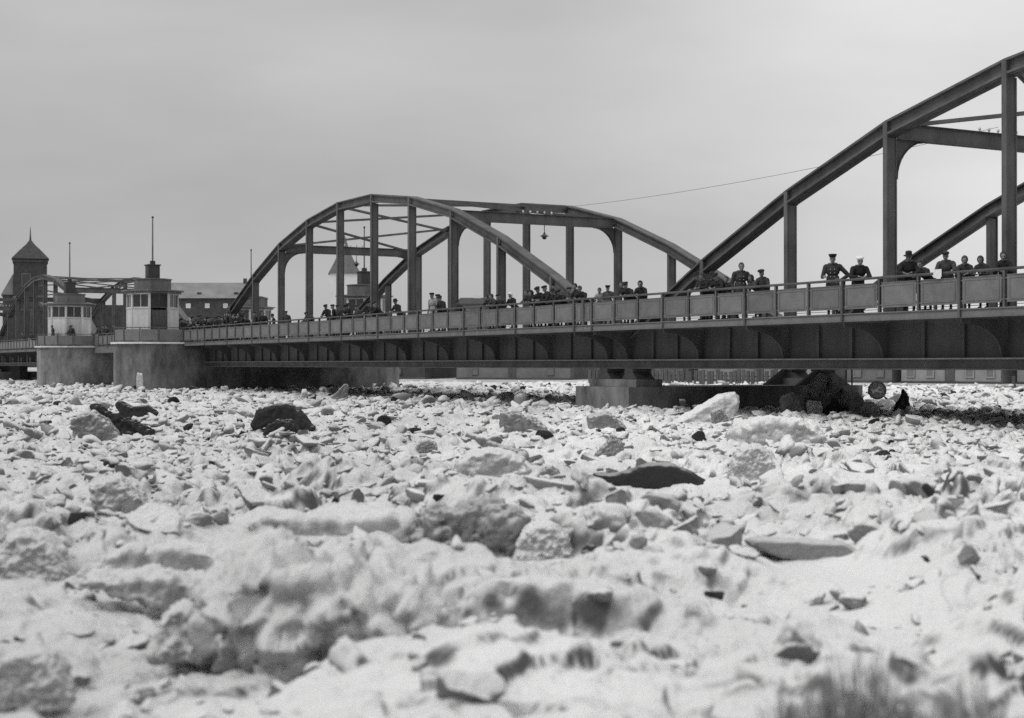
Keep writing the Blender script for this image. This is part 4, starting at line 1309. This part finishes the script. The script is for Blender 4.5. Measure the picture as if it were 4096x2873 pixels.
def body(pose):
    """Facing +y; the handrail is 0.5 m ahead, 1.08 m high. Returns mesh, head centre and head pitch."""
    b = MB()
    lean_ = {'lean': .30, 'stand': .04, 'akimbo': .05, 'woman': .38, 'reach': .26, 'deep': .50}[pose]
    hip = Vector((0, -.10 - lean_ * .25, .93))
    up = Vector((0, math.sin(lean_ * 1.5), math.cos(lean_ * 1.5)))
    waist = hip + up * .16
    chest = hip + up * .40
    sh = hip + up * .53
    neck = sh + Vector((0, .03, .06))
    hp = lean_ * .9
    head = neck + Vector((0, .05 + lean_ * .06, .145))
    fem = pose == 'woman'
    hwid, swid = (.175, .195) if fem else (.17, .225)
    # legs and shoes
    for sx_ in (-1, 1):
        hj = hip + Vector((sx_ * .095, 0, -.03)); kn = Vector((sx_ * .11, hip.y * .5 + .02, .50)); an = Vector((sx_ * .12, hip.y * .25 - .03, .09))
        cap(b, hj, kn, .088, .060); cap(b, kn, an, .058, .042)
        cap(b, an + Vector((0, -.02, -.045)), an + Vector((0, .15, -.055)), .042, .036)
    # trunk under a coat
    ell_pts(b, hip, (hwid + .03, .125, .15), (-lean_, 0, 0)); ell_pts(b, waist, (hwid + .035, .14, .16), (-lean_, 0, 0))
    ell_pts(b, chest, (.215 if not fem else .195, .15, .2), (-lean_, 0, 0))
    cap(b, sh + Vector((-swid + .03, 0, -.02)), sh + Vector((swid - .03, 0, -.02)), .092, .092)
    cap(b, sh + Vector((-.08, 0, .03)), sh + Vector((.08, 0, .03)), .085, .085)
    hem = .34 if fem else .55
    n_ = 16
    sk = MB().lathe([(.24, hem), (.225, .7), (.205, .95), (.195, 1.08)], n_, (0, 0), 1.0, .78)
    b.add([(x, y + hip.y * (.4 + .6 * min(1, z / .95)), z) for x, y, z in sk.v], sk.f)
    # neck and head with nose, brow, chin, ears
    cap(b, neck - Vector((0, 0, .05)), head - Vector((0, .015, .06)), .055, .052)
    Rm = Euler((-hp, 0, 0)).to_matrix()
    def hd(p):
        return head + Rm @ Vector(p)
    ell_pts(b, hd((0, -.005, .025)), (.083, .102, .104), (-hp, 0, 0), 3)
    ell_pts(b, hd((0, .02, -.03)), (.069, .080, .090), (-hp, 0, 0), 3)
    ell_pts(b, hd((0, .07, -.095)), (.030, .025, .022))
    cap(b, hd((0, .095, .012)), hd((0, .115, -.028)), .010, .016, 6)
    cap(b, hd((-.04, .083, .028)), hd((.04, .083, .028)), .013, .013, 6)
    cap(b, hd((-.02, .092, -.058)), hd((.02, .092, -.058)), .010, .010, 6)
    for sx_ in (-1, 1):
        ell_pts(b, hd((sx_ * .080, -.005, -.005)), (.012, .022, .033))
    # arms
    hands = []
    for sx_ in (-1, 1):
        s0 = sh + Vector((sx_ * (swid - .01), 0, -.03))
        if pose in ('lean', 'woman', 'reach', 'deep'):
            el = Vector((sx_ * (swid + .07), s0.y + .13, 1.13 if pose != 'woman' else 1.08)); wr = Vector((sx_ * .11, .43, 1.125)); dv = Vector((-sx_ * .6, .55, -.15)); sv = Vector((.5, sx_ * .5, 0)) * sx_
            if pose == 'reach' and sx_ < 0:
                el = Vector((-.30, s0.y + .18, 1.18)); wr = Vector((-.24, .46, 1.16)); dv = Vector((0, 1, -.3)); sv = Vector((-1, 0, 0))
            if el.z > s0.z - .1:
                el.z = s0.z - .14
        elif pose == 'akimbo':
            if sx_ < 0:
                el = s0 + Vector((-.24, -.06, -.24)); wr = hip + Vector((-.21, .08, .10)); dv = Vector((.6, .6, -.1)); sv = Vector((0, .3, 1))
            else:
                el = s0 + Vector((.08, .08, -.29)); wr = Vector((.20, .40, 1.13)); dv = Vector((0, 1, -.2)); sv = Vector((-1, 0, 0))
        else:
            el = s0 + Vector((sx_ * .07, -.03, -.29)); wr = el + Vector((-sx_ * .01, .09, -.25)); dv = Vector((0, .2, -1)); sv = Vector((0, 1, 0))
        cap(b, s0, el, .078, .062); cap(b, el, wr, .062, .042)
        hand(b, wr + Vector(dv).normalized() * .02, dv, sv, .6)
        hands.append(wr + Vector(dv).normalized() * .08)
    me = solidify_pts(b, .0115, 'person', M['coat_dark'], 0, 1, 1, 2)
    me.materials.append(M['skin']); me.materials.append(M['eye'])
    nf = len(me.polygons)
    ce = np.empty(nf * 3, np.float32); me.polygons.foreach_get('center', ce); ce = ce.reshape(-1, 3)
    mi = np.zeros(nf, np.int32)
    dh = ce - np.array(head)
    hl = dh @ np.array(Rm)                       # into the head's frame
    inhead = (np.abs(hl[:, 0]) < .11) & (hl[:, 2] > -.125) & (hl[:, 2] < .2) & (np.abs(hl[:, 1]) < .16)
    mi[inhead] = 1
    for h_ in hands:
        mi[(np.linalg.norm(ce - np.array(h_), axis=1) < .095)] = 1
    for sx_ in (-1, 1):
        mi[inhead & (np.hypot(hl[:, 0] - sx_ * .034, (hl[:, 2] - .004)) < .015) & (hl[:, 1] > .05)] = 2
    mi[inhead & (np.abs(hl[:, 0]) < .026) & (np.abs(hl[:, 2] + .060) < .006) & (hl[:, 1] > .05)] = 2
    me.polygons.foreach_set('material_index', mi)
    co = np.empty(len(me.vertices) * 3, np.float32); me.vertices.foreach_get('co', co)
    top = head + Rm @ Vector((0, 0, .125))
    return me, head, hp, float(top.z), [tuple(x) for x in hands], (sh, chest, up)

POSE = {k: body(k) for k in ('lean', 'stand', 'akimbo', 'woman', 'reach', 'deep')}

def hat_mesh(kind):
    b = MB()
    if kind == 'cap':            # peaked uniform cap
        b.lathe([(.092, .055), (.094, .085), (.098, .09), (.116, .122), (.118, .134), (.10, .145), (.03, .152)], 18, (0, -.005), 1, 1.1)
        b.prism([(-.075, .07), (-.05, .125), (0, .145), (.05, .125), (.075, .07)], 'z', .05, .058)
    elif kind == 'fedora':
        b.lathe([(.088, .045), (.138, .042), (.145, .049), (.134, .053), (.092, .058), (.09, .10), (.088, .15), (.07, .168), (.02, .16)], 20, (0, 0), 1, 1.12)
    elif kind == 'flat':
        b.lathe([(.09, .055), (.104, .075), (.109, .096), (.096, .118), (.06, .135), (.01, .137)], 16, (0, .008), 1, 1.15)
        b.prism([(-.07, .08), (-.045, .128), (0, .142), (.045, .128), (.07, .08)], 'z', .058, .068)
    elif kind == 'beret':
        b.lathe([(.085, .06), (.112, .085), (.12, .108), (.10, .13), (.05, .145), (.01, .146)], 16, (.015, -.01), 1, 1.1)
    elif kind == 'scarf':        # cloth tied over the head, open at the face
        V, F_ = ICO[3]
        Vv = V * np.array([.100, .118, .128]) + np.array([0, -.014, .018])
        keep = ~((V[:, 1] > .55) & (V[:, 2] < .62))
        idx_ = -np.ones(len(V), int); idx_[keep] = np.arange(keep.sum())
        b.add(Vv[keep], [tuple(idx_[list(f)]) for f in F_ if keep[f].all()])
        ell_pts(b, (0, .055, -.125), (.035, .03, .022)); ell_pts(b, (0, -.05, -.12), (.08, .06, .05))
    elif kind == 'hair':
        V, F_ = ICO[3]
        Vv = V * np.array([.088, .107, .108]) + np.array([0, -.012, .032])
        keep = ~((V[:, 1] > .35) & (V[:, 2] < .35)) & (V[:, 2] > -.75)
        idx_ = -np.ones(len(V), int); idx_[keep] = np.arange(keep.sum())
        b.add(Vv[keep], [tuple(idx_[list(f)]) for f in F_ if keep[f].all()])
    return b
HATM = {}
def hat(kind, m):
    if (kind, m) not in HATM:
        nm = {'scarf': 'headscarf', 'hair': 'hair'}.get(kind, 'hat')
        HATM[kind, m] = (nm, hat_mesh(kind).mesh(nm, M[m], True))
    return HATM[kind, m]
HAT_TOP = {'cap': .03, 'fedora': .045, 'flat': .012, 'beret': .02, 'scarf': .02, 'hair': .015}
BTN = MB().lathe([(.012, 0), (.016, .004), (.008, .012)], 8).mesh('button', M['button'], True)
FACE = math.atan2(NV.x, -NV.y)   # turn so that local +y looks out over the river: -NV

def person(u, v, pose, hk_, coat, label, turn=0.0, hm='hat_dark', dv=.5, buttons=False, group='onlookers lined up along the bridge railing'):
    me, head, hp, top, hands, tr = POSE[pose]
    s = s_at(u, dv)
    p = bp(s, dv)
    want = pz(v, p.y) - Z_DECK
    have = top + HAT_TOP[hk_]
    sc = min(max(want / have, .62), 1.1)
    o = link('person', me, None, (p.x, p.y, Z_DECK + .002), FACE + R(turn))
    o.scale = (sc,) * 3
    if coat != 'coat_dark':
        o.material_slots[0].link = 'OBJECT'
        o.material_slots[0].material = M[coat]
    nm, hmsh = hat(hk_, hm)
    h = link(nm, hmsh, o, head)
    h.rotation_euler = (-hp, 0, 0)
    h.scale = (1.08,) * 3
    if buttons:
        sh, chest, up = tr
        for sx_ in (-.06, .06):
            for k in range(4):
                c = sh - up * (.10 + .11 * k) + Vector((sx_, .148 if k else .13, 0))
                q = link('button', BTN, o, c)
                q.rotation_euler = (R(-90), 0, 0)
    tag(o, label, 'person', group)
    return want, sc

PEOPLE = [
 (4018, 1009, 'woman', 'scarf', 'coat_black', 'hair', 'woman in black leaning on the railing at the picture edge, before the thick post', 35, False),
 (3932, 1026, 'woman', 'scarf', 'coat_dark', 'hair', 'dark-haired woman leaning on the railing, second from the picture edge', 20, False),
 (3861, 1026, 'woman', 'scarf', 'coat_dark', 'coat_grey', 'woman in a headscarf with a pale face, third from the picture edge', 40, False),
 (3786, 1009, 'reach', 'flat', 'coat_grey', 'hat_dark', 'person in a grey coat holding a white sheet over the railing', 35, False),
 (3704, 1043, 'deep', 'hair', 'coat_black', 'hair', 'shorter dark figure between the man in the brimmed hat and the grey coat', 0, False),
 (3638, 1008, 'lean', 'fedora', 'coat_black', 'hat_dark', 'man in a dark brimmed hat and black coat leaning on the railing', 40, False),
 (3437, 1029, 'lean', 'beret', 'coat_black', 'hat_white', 'person with a white cap and black coat bent over the railing', 60, False),
 (3331, 1017, 'akimbo', 'cap', 'coat_dark', 'hat_dark', 'uniformed man in a peaked cap, hand on hip, bright double row of buttons', 46, True),
 (3053, 1082, 'woman', 'beret', 'coat_grey', 'hat_dark', 'woman in a dark beret and fur-collared coat leaning on the railing', 35, False),
 (3024, 1101, 'deep', 'scarf', 'coat_grey', 'coat_grey', 'bowed figure pressed behind the woman in the dark beret', 0, False),
 (2966, 1051, 'stand', 'hair', 'coat_dark', 'hair', 'tall bareheaded man in a double-breasted coat looking along the bridge', 65, True),
 (2905, 1107, 'stand', 'hair', 'coat_black', 'hair', 'boy just tall enough to look over the railing under the arch end', 10, False),
 (2856, 1090, 'lean', 'fedora', 'coat_black', 'hat_dark', 'man in a brimmed hat with a pale collar, under the arch end', 30, False),
 (2806, 1090, 'lean', 'fedora', 'coat_dark', 'hat_dark', 'man in a brimmed hat resting his arm on the railing where the arch begins', -20, False),
 (2566, 1125, 'woman', 'scarf', 'coat_black', 'hat_dark', 'woman in a black headscarf standing alone at the railing over the low pier', 40, False),
 (2500, 1128, 'lean', 'hair', 'coat_black', 'hair', 'broad dark figure in front of the portal post over the low pier', 0, False),
 (2431, 1142, 'stand', 'cap', 'coat_grey', 'hat_dark', 'man in a peaked cap with his companion in pale clothes beside him', 35, False),
 (2403, 1153, 'woman', 'hair', 'coat_pale', 'hair', 'woman in pale clothes next to the man in the peaked cap', 40, False),
 (2312, 1135, 'lean', 'hair', 'coat_black', 'hair', 'dark figure standing before a slim truss post, nearest the span joint', 0, False),
 (2250, 1160, 'deep', 'flat', 'coat_black', 'hat_dark', 'dark hunched figure at the foot of the near arch', 20, False),
 (2193, 1144, 'lean', 'flat', 'coat_black', 'hat_dark', 'large man in black leaning far over the railing at the arch foot', -10, False),
 (2125, 1160, 'deep', 'hair', 'coat_black', 'hair', 'dark figure before a truss post, below the hanging lamp', 0, False),
 (2052, 1172, 'woman', 'scarf', 'coat_black', 'hat_white', 'woman with a pale headscarf in the middle of the span', 20, False),
 (1984, 1178, 'deep', 'hair', 'coat_dark', 'hair', 'dim figure against the double post in the middle of the span', 0, False),
 (1847, 1203, 'deep', 'flat', 'coat_black', 'hat_dark', 'low dark figure in front of the roof with the pale chimney', 0, False),
 (1752, 1178, 'stand', 'flat', 'coat_dark', 'hat_dark', 'man in a flat cap beside the pale-clad companion under the arch crown', -30, False),
 (1728, 1172, 'stand', 'flat', 'coat_pale', 'hat_dark', 'person in a pale coat beside the man in the flat cap under the arch crown', 20, False),
 (1591, 1197, 'lean', 'fedora', 'coat_black', 'hat_dark', 'man in a brimmed hat near the thin far post under the arch crown', 15, False),
]
PEOPLE += [
 (2168, 1150, 'deep', 'flat', 'coat_black', 'hat_dark', 'dark figure close beside the large man leaning at the arch foot', 15, False),
 (2222, 1156, 'lean', 'fedora', 'coat_black', 'hat_dark', 'man in a dark brimmed hat between two hunched figures at the arch foot', 10, False),
 (2278, 1150, 'stand', 'flat', 'coat_dark', 'hat_dark', 'man in a flat cap standing just before the span joint', -15, False),
 (2332, 1146, 'deep', 'hair', 'coat_black', 'hair', 'bareheaded figure bent over the railing at the span joint', 25, False),
 (2518, 1131, 'deep', 'flat', 'coat_black', 'hat_dark', 'second dark figure at the portal post over the low pier', 20, False),
 (2142, 1163, 'deep', 'scarf', 'coat_black', 'hat_dark', 'small dark woman beside the truss post below the hanging lamp', 5, False),
 (1962, 1182, 'deep', 'hair', 'coat_black', 'hair', 'dim bent figure just left of the double post in mid-span', 10, False),
 (2006, 1178, 'lean', 'flat', 'coat_black', 'hat_dark', 'dim capped figure just right of the double post in mid-span', -10, False),
 (1770, 1185, 'lean', 'flat', 'coat_black', 'hat_dark', 'dark figure at the elbow of the man in the flat cap', 10, False),
 (2880, 1096, 'deep', 'flat', 'coat_black', 'hat_dark', 'bowed dark figure between the boy and the man with the pale collar', 15, False),
 (2830, 1094, 'deep', 'hair', 'coat_black', 'hair', 'dark head between two brimmed hats under the arch end', 0, False),
]
FARP = [(1518, 1209), (1490, 1206), (1427, 1222), (1399, 1217), (1380, 1221), (1350, 1221), (1331, 1219), (1312, 1220), (1246, 1254), (1232, 1250), (1144, 1245), (1090, 1256), (1051, 1248),
        (996, 1263), (982, 1260), (968, 1262), (952, 1261), (938, 1262), (918, 1266), (902, 1268), (888, 1268), (872, 1268), (846, 1272), (815, 1271), (784, 1283), (764, 1283), (745, 1280), (726, 1275), (717, 1270)]
for (u, v, po, hk_, co_, hm_, lab, tn, bt) in PEOPLE:
    wnt, sc_ = person(u, v, po, hk_, co_, lab, tn, hm_, .5, bt)
    print('person', u, 'height wanted %.2f scale %.2f' % (wnt, sc_))
rp = random.Random(3)
for _k in range(18):
    _u = rp.uniform(712, 1020)
    FARP.append((_u, 1270 - (_u - 717) * .077 + rp.uniform(-6, 10)))
# a sheet of paper in the grey coat's hand
pp = bp(s_at(3750, -.12), -.12, 2.62)
tag(link('paper_sheet', MB().box(-.14, .14, -.004, .004, -.12, .10).mesh('paper_sheet', M['church']), None, pp, RZ + R(8)), 'white sheet of paper held over the railing by the figure in grey', 'paper')
for i, (u, v) in enumerate(FARP):
    po = rp.choice(['lean', 'stand', 'deep', 'woman', 'stand'])
    hk_ = rp.choice(['flat', 'fedora', 'flat', 'scarf', 'hair', 'cap'])
    person(u, v, po, hk_, rp.choice(['coat_black', 'coat_black', 'coat_dark']), 'small dark onlooker in the crowd at the far end of the middle span', rp.uniform(-50, 50),
           'hair' if hk_ == 'hair' else 'hat_dark', rp.uniform(.4, .9), False, 'dark crowd at the far end of the middle span')
def nose_spot(u):
    """On the pier's rounded nose, between the gatehouse and its railing, where photo column u falls."""
    best = None
    for k in range(60):
        a_ = math.pi + math.pi * (k + .5) / 60
        q = bp(SG1 + 2.05 * math.cos(a_), -1.8 + 2.05 * math.sin(a_))
        e_ = abs(CX + FPX * q.x / q.y - u)
        if best is None or e_ < best[0]:
            best = (e_, q)
    return best[1]
for i, u in enumerate((206, 305, 318, 345, 397, 433, 455, 412, 130, 90)):
    on = u in (397, 433, 455, 130, 90, 412)
    p = bp(s_at(u, .5), .5) if on else nose_spot(u)
    me, head, hp, top, hands, tr = POSE[rp.choice(['stand', 'lean', 'stand'])]
    o = link('person', me, None, (p.x, p.y, Z_DECK + .03), FACE + rp.uniform(-.6, .6))
    nm, hmsh = hat(rp.choice(['flat', 'hair', 'fedora']), 'hat_dark')
    h = link(nm, hmsh, o, head); h.rotation_euler = (-hp, 0, 0)
    tag(o, 'tiny dark onlooker at the railing near the farther gatehouse', 'person', 'onlookers near the farther gatehouse')
